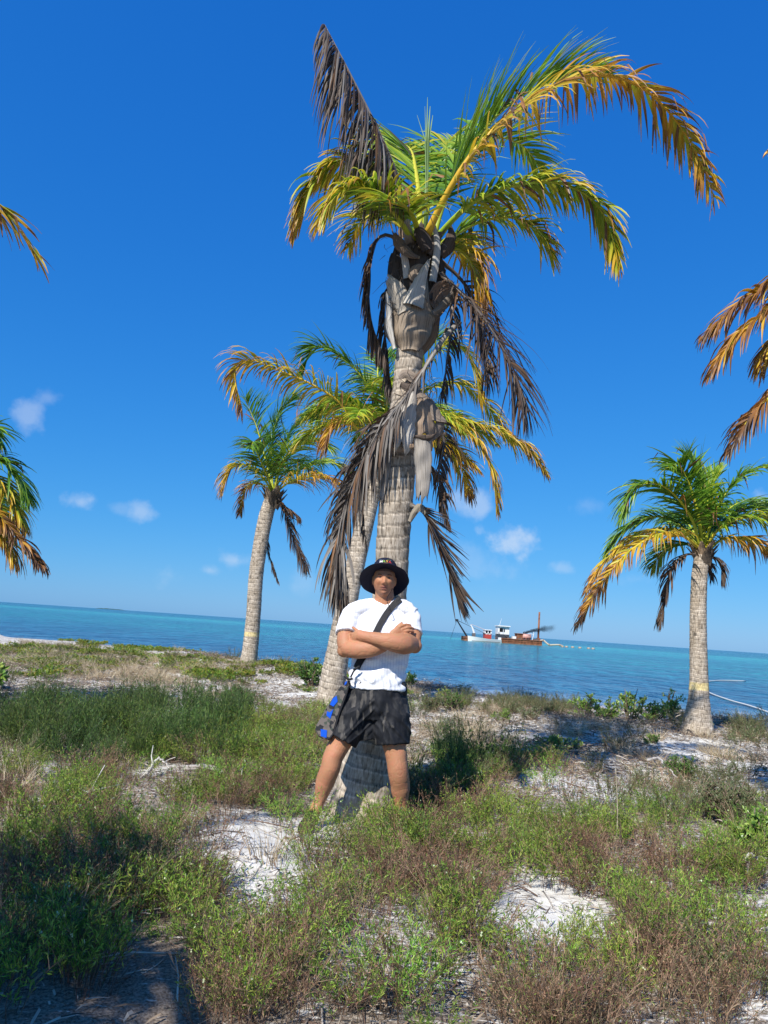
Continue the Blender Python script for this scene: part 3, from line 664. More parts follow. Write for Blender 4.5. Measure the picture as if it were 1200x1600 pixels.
# ---- other palms
GRP = 'coconut palms along the shore'
def palm(label, base_px, Yb, tr, fronds, seed, ring=.08, band=None, crown_boots=12, scale=1.0, dark=1.0, auto=(), sides=24, axw=None):
    rs = np.random.default_rng(seed)
    if axw is not None: g = np.array((axw[0][0], axw[0][1], gz(axw[0][0], axw[0][1])))
    elif Yb is None: g = G(*base_px); Yb = g[1]
    else: g = P(base_px[0], base_px[1], Yb); g = np.array((g[0], g[1], gz(g[0], g[1])))
    t = thing('palm_tree', label, 'palm tree', g, GRP)
    if axw is not None:
        ax = [np.array(q[:3]) for q in axw]; Rr = [q[3] for q in axw]
    else:
        ax = [P(a, b, Yb + d) for a, b, w, d in tr]
        Rr = [w / 2 * depth(p) / FPX for (a, b, w, d), p in zip(tr, ax)]
    ax = [np.array((ax[0][0], ax[0][1], g[2] - .12))] + ax[0:]; Rr = [Rr[0] * 1.04] + Rr
    Lc = np.concatenate(([0], np.cumsum([np.linalg.norm(ax[i + 1] - ax[i]) for i in range(len(ax) - 1)])))
    Ru = np.interp(np.linspace(0, Lc[-1], 40), Lc, Rr)
    if band: band = (np.interp(band[0], [0, 1], [0, Lc[-1]]), np.interp(band[1], [0, 1], [0, Lc[-1]]))
    make_trunk(t, ax, Ru, ring, rs, sides=sides, per=6, flare=.5 * scale, dark=dark, band=band)
    c = np.array(ax[-1]); rt = Rr[-1]
    for k in range(crown_boots):
        a = k * 2.4; rr = rt * 1.0; hh = rt * (.2 + .12 * k)
        o = np.array((math.cos(a), math.sin(a), 0))
        p0 = c + o * rr * .7 + np.array((0, 0, -rt * 2.6 + hh)); p1 = p0 + o * rt * .5 + np.array((0, 0, rt * 1.3)); p2 = p1 + o * rt * .9 + np.array((0, 0, rt * 1.1))
        sheath(t, [p0, p1, p2], [rt * .8, rt * .6, rt * .15], o + np.array((0, 0, .2)), [(.20, .15, .11), (.36, .26, .17), (.10, .08, .06)][k % 3], rs, ns=5)
    for f in fronds:
        pts, kw = f
        make_frond(t, pts if len(pts[0]) == 3 and isinstance(pts, np.ndarray) else PP(pts, Yb), rs, **kw)
    for (az, el, ln, bend, kw) in auto:
        rib_frond(t, c, rad(az), rad(el), ln, rad(bend), rs, **kw)
    return t, c
def K(a=.25, b=.15, c=.15, L=.6, n=46, dr=1.0, **k):
    d = dict(age=(a, b, c), len=L * 1.1, n=int(n * 1.6), droop=dr, w=.016, rw=.026, hang=.10); d.update(k); return d
DEADK = dict(age=(1.25, .1, 0), droop=2.5, len=.5, n=66, w=.015, hang=.2, rw=.022, fan0=45, fan1=22)
# left palm, leaning right
palm('slender palm with pale leaning trunk on the beach ridge left of the man', (387, 1036), None,
     [(387, 1038, 27, 0), (391, 1015, 24, 0), (396, 960, 22, 0), (400, 900, 22, 0), (407, 850, 22, 0), (416, 805, 22, 0), (427, 772, 20, 0)],
     [([(425, 770, 0), (410, 745, -.2), (385, 727, -.4), (362, 732, -.5), (348, 766, -.6)], K(.38, .35, .3, .62, 46, 1.6)),
      ([(425, 772, 0), (410, 758, .2), (392, 757, .3), (380, 772, .4), (375, 800, .5)], K(.55, .4, .3, .5, 40, 1.8)),
      ([(427, 768, 0), (415, 720, .2), (402, 670, .3), (390, 640, .3), (383, 622, .2)], K(.12, .1, .1, .8, 50, .8, wind=(.3, 0, 0))),
      ([(427, 768, 0), (424, 715, 0), (428, 670, 0), (440, 640, 0), (460, 620, 0)], K(.10, .1, .1, .9, 54, .5, wind=(.5, 0, 0))),
      ([(428, 768, 0), (436, 715, .3), (455, 672, .5), (480, 645, .8), (510, 640, 1)], K(.12, .1, .1, .9, 54, .7, wind=(.5, 0, 0))),
      ([(429, 768, 0), (440, 725, -.3), (462, 695, -.6), (488, 688, -.8), (512, 700, -1)], K(.34, .1, .1, .8, 50, 1.2, wind=(.2, 0, 0))),
      ([(430, 768, 0), (452, 745, 0), (485, 728, .2), (515, 722, .4), (545, 735, .6)], K(.20, .2, .2, .8, 50, 1.4)),
      ([(430, 770, 0), (455, 752, -.3), (485, 745, -.5), (515, 748, -.7), (540, 770, -.8)], K(.45, .4, .3, .8, 54, 1.6)),
      ([(426, 768, 0), (414, 735, -.5), (398, 700, -.9), (396, 690, -1.3), (392, 700, -1.6)], K(.15, .1, .1, .7, 44, 1.2)),
      ([(428, 768, 0), (446, 735, .8), (470, 720, 1.4), (495, 740, 2)], K(.12, .1, .1, .8, 44, 1.2)),
      ([(430, 778, 0), (446, 800, -.2), (456, 835, -.2), (468, 865, -.2), (478, 890, -.2)], dict(DEADK, len=.6, droop=1.4)),
      ([(424, 778, .1), (418, 810, .2), (417, 850, .2), (424, 880, .2), (434, 908, .2)], dict(DEADK, len=.35)),
      ([(432, 775, -.1), (444, 790, -.2), (458, 800, -.2), (466, 808, -.2)], dict(DEADK, len=.4, age=(1.1, 0, 0)))],
     21, ring=.10, band=(.178, .200), sides=22)
# palm right behind the big one
palm('palm with a pale curved trunk directly behind the man and the big palm', (513, 1106), None,
     [(515, 1106, 46, 0), (519, 1070, 40, 0), (526, 1030, 36, 0), (535, 980, 33, 0), (545, 930, 30, 0), (560, 860, 29, .1), (578, 780, 28, .2), (592, 715, 28, .3), (602, 668, 26, .3)],
     [([(600, 690, .1), (556, 668, -.5), (530, 628, -.7), (480, 597, -.8), (425, 575, -.8), (385, 560, -.8), (366, 580, -.8), (378, 640, -.8)], K(.40, .40, .25, .55, 66, 2.2, rage=.72)),
      ([(602, 668, .3), (585, 620, .2), (558, 580, .1), (520, 550, .1), (490, 543, .1), (474, 580, .1)], K(.14, .1, .1, .62, 60, 1.0, wind=(-.1, 0, 0))),
      ([(603, 665, .3), (596, 615, .5), (590, 580, .7), (600, 555, 1), (625, 560, 1.3)], K(.12, .1, .1, .7, 50, 1.0)),
      ([(602, 668, .3), (575, 640, .6), (545, 625, .9), (515, 630, 1.2), (495, 655, 1.4)], K(.15, .15, .2, .6, 50, 1.3)),
      ([(602, 670, .3), (575, 655, 0), (548, 650, -.2), (522, 665, -.3), (508, 700, -.4)], K(.42, .4, .35, .55, 50, 2.0)),
      ([(602, 670, .3), (580, 650, -.4), (565, 640, -.9), (556, 655, -1.3)], K(.3, .2, .2, .5, 40, 1.2)),
      ([(608, 668, .3), (640, 620, .3), (672, 565, .3), (705, 535, .3), (735, 560, .3), (752, 625, .3)], K(.40, .25, .25, .62, 60, 1.6)),
      ([(608, 668, .3), (645, 625, .6), (690, 600, .8), (730, 605, 1), (765, 640, 1.2), (800, 690, 1.2)], K(.36, .3, .3, .6, 60, 1.9)),
      ([(608, 672, .3), (650, 650, 0), (700, 655, -.2), (745, 690, -.3), (768, 735, -.3), (776, 795, -.3)], K(.34, .4, .3, .55, 64, 2.0)),
      ([(608, 672, .3), (660, 655, .2), (720, 660, .2), (780, 675, .2), (822, 700, .2), (850, 736, .2)], K(.32, .35, .3, .55, 70, 1.7)),
      ([(608, 674, .3), (650, 670, .5), (690, 690, .8), (720, 730, .9), (735, 775, .9)], K(.35, .5, .3, .55, 54, 2.2)),
      ([(606, 668, .3), (625, 610, .4), (650, 560, .5), (680, 530, .6), (705, 540, .7)], K(.15, .1, .1, .65, 54, .9)),
      ([(604, 680, .3), (580, 700, .2), (566, 740, .1), (560, 790, .1)], dict(DEADK)), ([(612, 680, .3), (680, 740, .5), (690, 790, .5), (700, 820, .5)], dict(DEADK))],
     22, ring=.09, sides=26, auto=[(a, e, ln, b, K(c, .2, .25, .55, 48, 1.3)) for a, e, ln, b, c in ((20, 50, 1.9, 90, .15), (60, 60, 1.9, 90, .1), (110, 45, 1.9, 90, .15), (150, 55, 1.8, 95, .1), (200, 40, 1.6, 90, .2), (320, 30, 1.7, 80, .25), (0, 25, 2.0, 60, .3), (35, 15, 2.0, 50, .4), (270, 60, 1.5, 90, .2), (170, 20, 1.7, 70, .3), (340, -5, 1.8, 40, .5))])
# right palm
palm('straight palm with flared trunk and yellow paint band on bare white sand', (1091, 1148), None,
     [(1089, 1150, 49, 0), (1090, 1134, 47, 0), (1091, 1115, 38, 0), (1092, 1090, 30, 0), (1092, 1060, 27, 0), (1091, 1000, 25, 0), (1091, 950, 24, 0), (1093, 900, 23, 0), (1098, 858, 22, 0)],
     [([(1095, 855, 0), (1078, 805, -.2), (1045, 765, -.4), (1010, 755, -.5), (985, 775, -.5), (974, 808, -.5)], K(.18, .1, .1, .55, 56, 1.2)),
      ([(1095, 858, 0), (1070, 825, .2), (1035, 808, .4), (1000, 813, .5), (970, 835, .6), (950, 862, .6)], K(.14, .12, .12, .5, 56, 1.2)),
      ([(1095, 860, 0), (1065, 836, -.3), (1030, 835, -.5), (985, 860, -.6), (945, 905, -.7), (905, 972, -.7)], K(.48, .50, .25, .48, 66, 1.8, rage=.70)),
      ([(1095, 860, 0), (1070, 832, .1), (1030, 828, .1), (985, 842, .1), (945, 880, .1), (918, 922, .1)], K(.32, .50, .25, .45, 60, 1.7)),
      ([(1092, 866, 0), (1068, 868, -.1), (1048, 890, -.1), (1040, 930, -.1), (1032, 974, -.1)], dict(DEADK, n=46, len=.42)),
      ([(1097, 852, 0), (1090, 800, -.2), (1075, 752, -.3), (1060, 725, -.4), (1048, 730, -.6)], K(.22, .1, .1, .55, 52, 1.0)),
      ([(1098, 852, 0), (1096, 800, .1), (1092, 755, .2), (1084, 725, .3), (1070, 712, .4)], K(.18, .1, .1, .55, 52, .6)),
      ([(1098, 852, 0), (1104, 800, 0), (1110, 760, 0), (1118, 735, .1)], K(.36, .05, .05, .42, 46, .3, lift=.1, fan0=25, fan1=12)),
      ([(1100, 852, 0), (1118, 800, -.2), (1145, 758, -.3), (1180, 733, -.4), (1215, 735, -.4), (1240, 770, -.4)], K(.2, .1, .1, .52, 56, 1.2)),
      ([(1100, 855, 0), (1125, 812, .4), (1150, 788, .7), (1180, 785, 1), (1210, 810, 1.2)], K(.08, .1, .1, .55, 50, 1.2)),
      ([(1102, 860, 0), (1118, 832, -.2), (1150, 812, -.3), (1195, 808, -.4), (1240, 822, -.5), (1275, 860, -.5)], K(.34, .1, .15, .5, 60, 1.6, rage=.66)),
      ([(1102, 860, 0), (1125, 822, .2), (1160, 795, .3), (1205, 792, .4), (1250, 815, .5)], K(.2, .15, .1, .5, 54, 1.2)),
      ([(1102, 866, 0), (1130, 842, -.1), (1170, 845, -.1), (1210, 868, -.1), (1240, 905, -.1)], K(.5, .4, .35, .5, 56, 2.2)),
      ([(1096, 858, 0), (1080, 825, .8), (1060, 805, 1.3), (1040, 815, 1.8)], K(.08, .1, .1, .55, 44, 1.2)),
      ([(1100, 870, 0), (1118, 872, 0), (1128, 888, 0), (1128, 905, 0)], dict(DEADK, n=26, len=.3)),
      ([(1096, 858, 0), (1070, 850, .5), (1040, 858, .9), (1020, 885, 1.1)], K(.1, .2, .3, .5, 44, 1.6)), 
      ([(1098, 872, 0), (1110, 885, .3), (1112, 905, .3)], dict(DEADK, n=20, len=.25))],
     23, ring=.055, band=(.265, .305), sides=28)
# palms just outside the frame whose fronds reach in and whose crowns throw shade
def off(az, el, ln, bend, a=.25, **k): return (az, el, ln, bend, K(a, .25, .2, .6, 50, 1.4, w=.02, **k))
palm('palm whose fronds reach in over the sea at the left edge', (-75, 1100), 9.0,
     [(-75, 1120, 50, 0), (-76, 1000, 36, 0), (-78, 900, 34, 0), (-72, 800, 32, 0)],
     [([(-70, 790, 0), (-50, 735, 0), (-20, 716, 0), (12, 728, 0), (40, 775, 0)], K(.15, .1, .1, .5, 50, 1.2)),
      ([(-70, 790, 0), (-45, 755, .1), (-15, 748, .1), (12, 768, .1), (34, 822, .1)], K(.12, .4, .5, .45, 50, 1.6)),
      ([(-70, 795, 0), (-40, 785, -.2), (-8, 800, -.2), (25, 838, -.2), (66, 886, -.2)], K(.7, .4, .2, .35, 54, 1.9)),
      ([(-70, 797, 0), (-45, 795, .1), (-20, 810, .1), (5, 840, .1), (20, 872, .1)], K(.5, .2, .3, .45, 50, 2.0)),
      ([(-70, 785, 0), (-60, 720, .1), (-40, 680, .1), (-15, 668, .1), (-2, 690, .1)], K(.15, .1, .1, .45, 50, 1.2))],
     24, auto=[off(a, e, 2.4, b, c) for a, e, b, c in ((100, 40, 90, .15), (140, 55, 100, .2), (180, 35, 90, .3), (215, 50, 90, .15), (250, 40, 80, .3), (200, 75, 70, .1))])
palm('near palm at the upper left edge, only a frond tip in view', None, None, None,
     [(np.array([(-3.8, -.3, 3.5), (-3.4, 1.1, 4.0), P(-70, 268, 3.0), P(-20, 300, 3.1), P(20, 345, 3.15), P(58, 398, 3.2)]), K(.38, .15, .55, .30, 70, .6, w=.008, rage=.9, rw=.015, fan0=40, fan1=14, lift=0))], 25,
     axw=[(-4.1, -.6, 0, .26), (-4.0, -.5, .6, .17), (-3.9, -.4, 2, .15), (-3.8, -.3, 3.5, .14)],
     auto=[off(a, e, ln, b, c) for a, e, ln, b, c in ((100, 40, 1.7, 85, .2), (150, 50, 2.0, 90, .2), (195, 35, 2.2, 90, .3), (240, 45, 2.2, 90, .3), (285, 40, 2.2, 90, .2), (325, 45, 1.9, 90, .3), (10, 35, 1.7, 90, .4), (55, 45, 1.7, 85, .3), (250, 72, 2.2, 70, .1), (350, 12, 1.7, 65, .5))])
palm('near palm at the right edge with brown and orange fronds reaching in', (1440, 1300), 5.6,
     [(1440, 1330, 90, 0), (1430, 1000, 60, 0), (1420, 700, 54, 0), (1400, 480, 50, 0)],
     [([(1395, 470, 0), (1330, 410, 0), (1260, 410, 0), (1200, 445, 0), (1150, 482, 0), (1108, 520, 0)], K(.70, .25, .25, .42, 60, 2.0, w=.012)),
      ([(1395, 475, 0), (1330, 430, -.2), (1260, 440, -.2), (1200, 485, -.2), (1150, 530, -.2), (1118, 575, -.2)], K(.66, .2, .3, .42, 60, 2.2, w=.012)),
      ([(1395, 480, 0), (1330, 500, -.1), (1260, 560, -.1), (1205, 618, -.1), (1170, 655, -.1), (1142, 702, -.1)], K(.72, .35, .25, .36, 60, 2.2, w=.012)),
      ([(1395, 465, 0), (1370, 330, 0), (1310, 250, 0), (1250, 222, 0), (1206, 232, 0)], K(.4, .3, .3, .25, 54, 1.6, w=.016)),
      ([(1395, 470, 0), (1340, 440, .2), (1270, 470, .2), (1215, 530, .2), (1195, 570, .2)], K(.5, .3, .3, .42, 54, 2.0, w=.014))],
     26, auto=[off(a, e, 2.3, b, c) for a, e, b, c in ((0, 40, 80, .3), (40, 45, 90, .2), (80, 35, 90, .3), (-40, 40, 90, .2), (-80, 30, 80, .4), (-20, 70, 60, .1))])

# ------------------------------------------------------------------ ground vegetation
def herb_mesh(seed, kind):
    """one clump of wiry stems with narrow leaves; every stem and leaf is real geometry"""
    rs = np.random.default_rng(seed); V = []; F = []; C = []; n = 0
    def stem(pts, r, col):
        nonlocal n
        m = len(pts); T = nrm(np.gradient(pts, axis=0)); S = nrm(np.cross(T, (.3, .2, 1))); U = np.cross(S, T); R = r * np.linspace(1, .35, m)
        for i in range(m):
            for k in range(3):
                a = k * 2.094; V.append(pts[i] + (S[i] * math.cos(a) + U[i] * math.sin(a)) * R[i]); C.append(col)
        for i in range(m - 1):
            for k in range(3): F.append((n + 3 * i + k, n + 3 * i + (k + 1) % 3, n + 3 * i + 3 + (k + 1) % 3, n + 3 * i + 3 + k))
        n += 3 * m
    def leaf(p, d, l, w, col):
        nonlocal n
        s = nrm(np.cross(d, rs.normal(size=3))); b = np.cross(s, d)
        V.extend([p, p + d * l * .5 + s * w, p + d * l + b * -l * .15, p + d * l * .5 - s * w]); C.extend([col * .9, col, col * 1.05, col]); F.append((n, n + 1, n + 2, n + 3)); n += 4
    K = dict(green=(30, .34, .19), twig=(40, .30, .20), reed=(42, .52, .20), dry=(60, .26, .13), grey=(34, .30, .17), creeper=(34, .12, .26))[kind]
    for k in range(K[0]):
        a = rs.random() * 6.283; r0_ = K[2] * math.sqrt(rs.random()) * .75; b0 = np.array((math.cos(a) * r0_, math.sin(a) * r0_, -.02))
        out = np.array((math.cos(a + rs.normal() * .5), math.sin(a + rs.normal() * .5), 0)); h = K[1] * (.55 + .6 * rs.random()); lean = .25 + .45 * rs.random()
        if kind == 'reed': lean *= .35
        if kind == 'dry': lean *= 1.2
        if kind == 'creeper': lean = 1.6; 
        t = np.linspace(0, 1, 5)[:, None]
        pts = b0 + np.array((0, 0, 1)) * h * t * (1 - .18 * lean * t) + out * h * lean * t ** 1.5 + np.cumsum(rs.normal(size=(5, 3)) * h * .025, 0)
        if kind == 'dry':
            c = np.array([(.46, .36, .22), (.36, .25, .14), (.55, .47, .33)][rs.integers(3)]) * (.8 + .4 * rs.random())
            w = nrm(np.cross(pts[-1] - pts[0], rs.normal(size=3))) * .0022
            for i in range(5): V.extend([pts[i] + w * (1.1 - t[i, 0]), pts[i] - w * (1.1 - t[i, 0])]); C.extend([c, c])
            for i in range(4): F.append((n + 2 * i, n + 2 * i + 1, n + 2 * i + 3, n + 2 * i + 2))
            n += 10; continue
        brown = np.array([(.20, .11, .065), (.13, .075, .05), (.30, .20, .13), (.10, .08, .05)][rs.integers(4)])
        sc = brown if kind in ('green', 'twig', 'grey') else np.array((.10, .13, .05))
        stem(pts, .0019, sc)
        def tw(p, d, l, depth_):
            q = np.stack([p, p + d * l * .5 + rs.normal(size=3) * l * .05, p + d * l]); stem(q, .0012, sc * (.8 + .4 * rs.random())); return q
        nb = dict(green=3, twig=7, reed=3, grey=5, creeper=2)[kind]
        for j in range(nb):
            tt = .3 + .65 * rs.random(); x = tt * 4; i = min(int(x), 3); p = pts[i] * (1 - x + i) + pts[i + 1] * (x - i)
            d = nrm(nrm(pts[i + 1] - pts[i]) + rs.normal(size=3) * .45); q = tw(p, d, h * (.16 + .16 * rs.random()), 0)
            nl = dict(green=6, twig=2, reed=5, grey=5, creeper=5)[kind]
            for _ in range(nl):
                u = rs.random(); pp = q[0] * (1 - u) + q[2] * u; leaf_at(pp, d, kind, rs, leaf, tt)
        nl = dict(green=9, twig=1, reed=16, grey=6, creeper=10)[kind]
        for _ in range(nl):
            tt = (.35 if kind != 'reed' else .15) + .65 * rs.random() ** .8; x = tt * 3.999; i = int(x); p = pts[i] * (1 - x + i) + pts[i + 1] * (x - i)
            leaf_at(p, nrm(pts[i + 1] - pts[i]), kind, rs, leaf, tt)
        if kind == 'green' and rs.random() < .10:       # pale round flower heads
            for _ in range(3): leaf(pts[-1] + rs.normal(size=3) * .002, nrm(rs.normal(size=3)), .012, .006, np.array((.55, .60, .35)))
    return make_mesh('clump', V, F, np.clip(C, 0, 1), None, False)
def leaf_at(p, d, kind, rs, leaf, tt):
    dd = nrm(d * .8 + rs.normal(size=3) * .65 + np.array((0, 0, .25)))
    if kind == 'green':
        c = np.array([(.17, .31, .035), (.27, .42, .055), (.10, .20, .028), (.38, .45, .08)][rs.integers(4)]); leaf(p, dd, .022 + .018 * rs.random(), .0030, c)
    elif kind == 'twig':
        c = np.array([(.27, .15, .09), (.16, .10, .06), (.16, .22, .05), (.34, .22, .14)][rs.integers(4)]); leaf(p, dd, .012 + .012 * rs.random(), .0022, c)
    elif kind == 'reed':
        c = np.array([(.065, .13, .025), (.10, .19, .035), (.05, .09, .03), (.16, .22, .05)][rs.integers(4)]); leaf(p, nrm(dd + d), .03 + .03 * rs.random(), .0028, c)
    elif kind == 'grey':
        c = np.array([(.14, .19, .07), (.20, .24, .10), (.12, .15, .06)][rs.integers(3)]); leaf(p, dd, .016 + .012 * rs.random(), .0026, c)
    elif kind == 'creeper':
        c = np.array([(.16, .28, .03), (.28, .33, .04), (.11, .22, .03), (.34, .30, .06)][rs.integers(4)]); leaf(p, dd, .04 + .02 * rs.random(), .010, c)

def scatter(name, label, kind, pts, mat_, nproto=5, hide=False):
    """one 'stuff' object: points that carry rotation, size and which clump stands there, instanced by a node tree"""
    protos = []
    for k in range(nproto):
        me = herb_mesh(hash_(name) + k, kind) if isinstance(kind, str) else kind(k)
        me.materials.append(mat_); o = bpy.data.objects.new(name + '_clump', me); protos.append(o)
    pts = np.asarray(pts, float)          # x, y, scale, squash
    n = len(pts); rs = np.random.default_rng(hash_(name))
    z = ground_z(pts[:, 0], pts[:, 1]) - .005
    V = np.stack((pts[:, 0], pts[:, 1], z), 1)
    me = bpy.data.meshes.new(name); me.vertices.add(n); me.vertices.foreach_set('co', V.astype(np.float32).ravel())
    def attr(nm, ty, dat, key):
        a = me.attributes.new(nm, ty, 'POINT'); a.data.foreach_set(key, dat)
    rot = np.stack((rs.normal(size=n) * .08, rs.normal(size=n) * .08, rs.random(n) * 6.283), 1).astype(np.float32)
    attr('rot', 'FLOAT_VECTOR', rot.ravel(), 'vector')
    attr('scl', 'FLOAT_VECTOR', np.stack((pts[:, 2], pts[:, 2], pts[:, 2] * pts[:, 3]), 1).astype(np.float32).ravel(), 'vector')
    attr('idx', 'INT', rs.integers(0, nproto, n).astype(np.int32), 'value')
    o = link(name, me); tag(o, label, kind='stuff')
    ng = bpy.data.node_groups.new(name, 'GeometryNodeTree')
    ng.interface.new_socket('Geometry', in_out='INPUT', socket_type='NodeSocketGeometry'); ng.interface.new_socket('Geometry', in_out='OUTPUT', socket_type='NodeSocketGeometry')
    gi = N(ng, 'NodeGroupInput'); go = N(ng, 'NodeGroupOutput')
    jn = N(ng, 'GeometryNodeJoinGeometry')
    def named(nm, ty):
        a = N(ng, 'GeometryNodeInputNamedAttribute'); a.data_type = ty; a.inputs['Name'].default_value = nm; return a.outputs[0]
    idx = named('idx', 'INT'); rot_ = named('rot', 'FLOAT_VECTOR'); scl = named('scl', 'FLOAT_VECTOR')
    e2r = N(ng, 'FunctionNodeEulerToRotation'); ng.links.new(rot_, e2r.inputs[0])
    for k, pr in enumerate(protos):
        oi = N(ng, 'GeometryNodeObjectInfo'); oi.inputs['Object'].default_value = pr; oi.inputs['As Instance'].default_value = True
        cmp_ = N(ng, 'FunctionNodeCompare'); cmp_.data_type = 'INT'; cmp_.operation = 'EQUAL'
        ng.links.new(idx, cmp_.inputs[2]); cmp_.inputs[3].default_value = k
        ip = N(ng, 'GeometryNodeInstanceOnPoints'); ng.links.new(gi.outputs[0], ip.inputs['Points']); ng.links.new(cmp_.outputs[0], ip.inputs['Selection'])
        ng.links.new(oi.outputs['Geometry'], ip.inputs['Instance']); ng.links.new(e2r.outputs[0], ip.inputs['Rotation']); ng.links.new(scl, ip.inputs['Scale'])
        ng.links.new(ip.outputs[0], jn.inputs[0])
    ng.links.new(jn.outputs[0], go.inputs[0])
    md = o.modifiers.new('scatter', 'NODES'); md.node_group = ng
    return o
def hash_(s): return sum(ord(c) * (i + 7) for i, c in enumerate(s)) % 99991

ZG = [(200, 1500, 260, 120, .85), (60, 1480, 120, 120, .7), (800, 1262, 230, 84, 1), (1040, 1310, 190, 50, .95), (1000, 1345, 230, 50, .9), (440, 1190, 130, 90, 1), (330, 1160, 200, 50, .7), (690, 1240, 70, 80, 1), (60, 1240, 120, 60, .7), (300, 1260, 120, 60, .7), (90, 1310, 130, 60, .8), (170, 1400, 180, 70, .6), (330, 1480, 130, 110, .75), (560, 1310, 130, 45, .8), (760, 1360, 90, 60, .5),
      (960, 1440, 110, 60, .6), (740, 1400, 100, 70, .6), (600, 1580, 160, 45, .7), (400, 1540, 90, 70, .8), (480, 1400, 60, 60, .5), (600, 1400, 120, 60, .5), (1130, 1420, 90, 80, .6), (840, 1150, 60, 16, .8), (1180, 1290, 60, 60, .8), (1075, 1195, 30, 14, .9), (690, 1095, 50, 12, .5), (870, 1155, 60, 14, .6), (410, 1075, 30, 14, .5)]
ZB = [(150, 1540, 260, 100, .8), (800, 1262, 230, 84, .30), (440, 1190, 130, 90, .3), (170, 1250, 200, 60, .45), (650, 1420, 150, 100, .9), (560, 1350, 90, 60, .6), (930, 1340, 150, 40, .8), (880, 1540, 200, 80, 1), (1080, 1530, 160, 90, 1), (200, 1320, 130, 70, .7), (300, 1370, 90, 60, .8), (440, 1250, 80, 40, .9), (340, 1235, 70, 30, .7), (60, 1450, 150, 130, .8), (250, 1450, 200, 110, .7), (700, 1520, 130, 60, .7), (470, 1480, 60, 90, .5), (1100, 1400, 130, 70, .5), (640, 1290, 80, 30, .6), (560, 1480, 200, 90, .8), (420, 1420, 60, 60, .35), (860, 1440, 90, 50, .4), (350, 1540, 250, 60, .6)]
ZR = [(90, 1135, 120, 36, 1), (230, 1130, 90, 36, 1), (310, 1135, 40, 34, .9), (720, 1185, 100, 20, .6), (370, 1100, 26, 20, .9), (170, 1160, 150, 26, .8)]
ZD = [(220, 1042, 130, 20, 1), (60, 1012, 110, 12, .9), (370, 1040, 60, 10, .7), (700, 1150, 90, 26, 1), (950, 1140, 90, 12, 1), (1060, 1180, 130, 20, .7), (1170, 1260, 50, 60, .6), (240, 1290, 60, 60, .5), (20, 1220, 50, 60, .6), (470, 1130, 60, 16, .6), (60, 1030, 70, 10, .7), (640, 1160, 40, 30, .6), (1180, 1150, 40, 8, .6), (760, 1105, 110, 8, .8)]
ZC = [(420, 1050, 110, 15, 1), (110, 1024, 160, 22, 1), (250, 1030, 90, 14, .8), (330, 1040, 50, 8, .8), (200, 1035, 60, 10, .5), (570, 1075, 60, 10, .5), (470, 1065, 40, 10, .8)]
ZY = [(1060, 1260, 60, 60, .4), (1130, 1235, 50, 36, 1), (800, 1100, 120, 10, .6), (1170, 1145, 26, 10, 1), (370, 1095, 30, 16, .7), (900, 1250, 300, 60, .25), (660, 1110, 30, 10, .5)]
rs = np.random.default_rng(4)
def sample(zone, dens, hgt=.3, ymax=21, smin=.8, smax=1.25, sandk=1.0, squash=1.0, ymin=1.5, base=0.0, far=1.0, clump=1.9):
    out = []
    # jittered by rings of distance so that the near ground is not starved
    A = 0
    n = int(dens * (ymax * ymax * .62 + 3 * ymax))
    x = rs.uniform(-1, 1, n); y = np.sqrt(rs.uniform(ymin ** 2, ymax ** 2, n)); x = x * (.58 * y + 1.0)
    px, py = proj(x, y, ground_z(x, y))
    s = rs.uniform(smin, smax, n); hp = hgt * s * FPX / np.maximum(y, 1)
    jx = px + rs.normal(size=n) * 12; jy = py + rs.normal(size=n) * 5 - hp * .45
    p = np.maximum(blobs(jx, jy, zone), base) * (1 - sandk * blobs(jx, jy, SANDY)) * np.where(shore(x) - y > .9, 1, 0)
    tr_ = np.hypot(x - .0, (y - 5.75)) > .30                      # not inside the big trunk
    foot = (np.hypot(x + .38, y - 5.1) > .16)
    cl = np.array([noise.noise(Vector((a * 1.7, b * 1.7, 9))) + .5 * noise.noise(Vector((a * 4.5, b * 4.5, 2))) for a, b in zip(x, y)])
    p = p * np.clip(np.where(y < 4.4, .85, .62) + cl * clump * np.where(y < 4.4, .6, 1), 0, 1.15)
    front = (px > 462) & (px < 690) & (y < 5.6) & (py > 1100)
    p = np.where(front & (py - hp < np.where(px < 560, 1282, 1248)), 0, p)
    keep = (rs.random(n) < p * np.where(y > 9, far, 1)) & tr_ & foot
    return np.stack((x, y, s, rs.uniform(.8, 1.2, n) * squash), 1)[keep]
VEG = [('green_herbs', 'fine leaved green herbs covering the sand', 'green', sample(ZG, 32, .30, 14, .40, .85, .97, clump=2.4), M_HERB, 7),
       ('brown_twigs', 'dead brown wiry stems among the green herbs', 'twig', sample(ZB, 34, .28, 13, .45, .95, .93), M_TWIG, 6),
       ('dark_reeds', 'tall dark green upright stems in the left middle ground', 'reed', sample(ZR, 22, .42, 14, .35, 1.0, .5, 1.0), M_HERB, 5),
       ('dry_grass', 'straw coloured dry grass tufts on the beach', 'dry', sample(ZD, 30, .2, 21, .6, 1.2, .35, .8, base=.06), M_TWIG, 5),
       ('creeping_plants', 'low yellow green creeping plants on the beach ridge', 'creeper', sample(ZC, 10, .1, 22, .7, 1.3, .3, clump=3), M_HERB, 4),
       ('grey_green_scrub', 'grey green low scrub between the herbs', 'grey', sample(ZY, 24, .26, 20, .6, 1.1, .3, base=.03), M_HERB, 4)]
for nm, lb, kd, pt, mt, npr in VEG:
    print(nm, len(pt)); scatter(nm, lb, kd, pt, mt, npr)
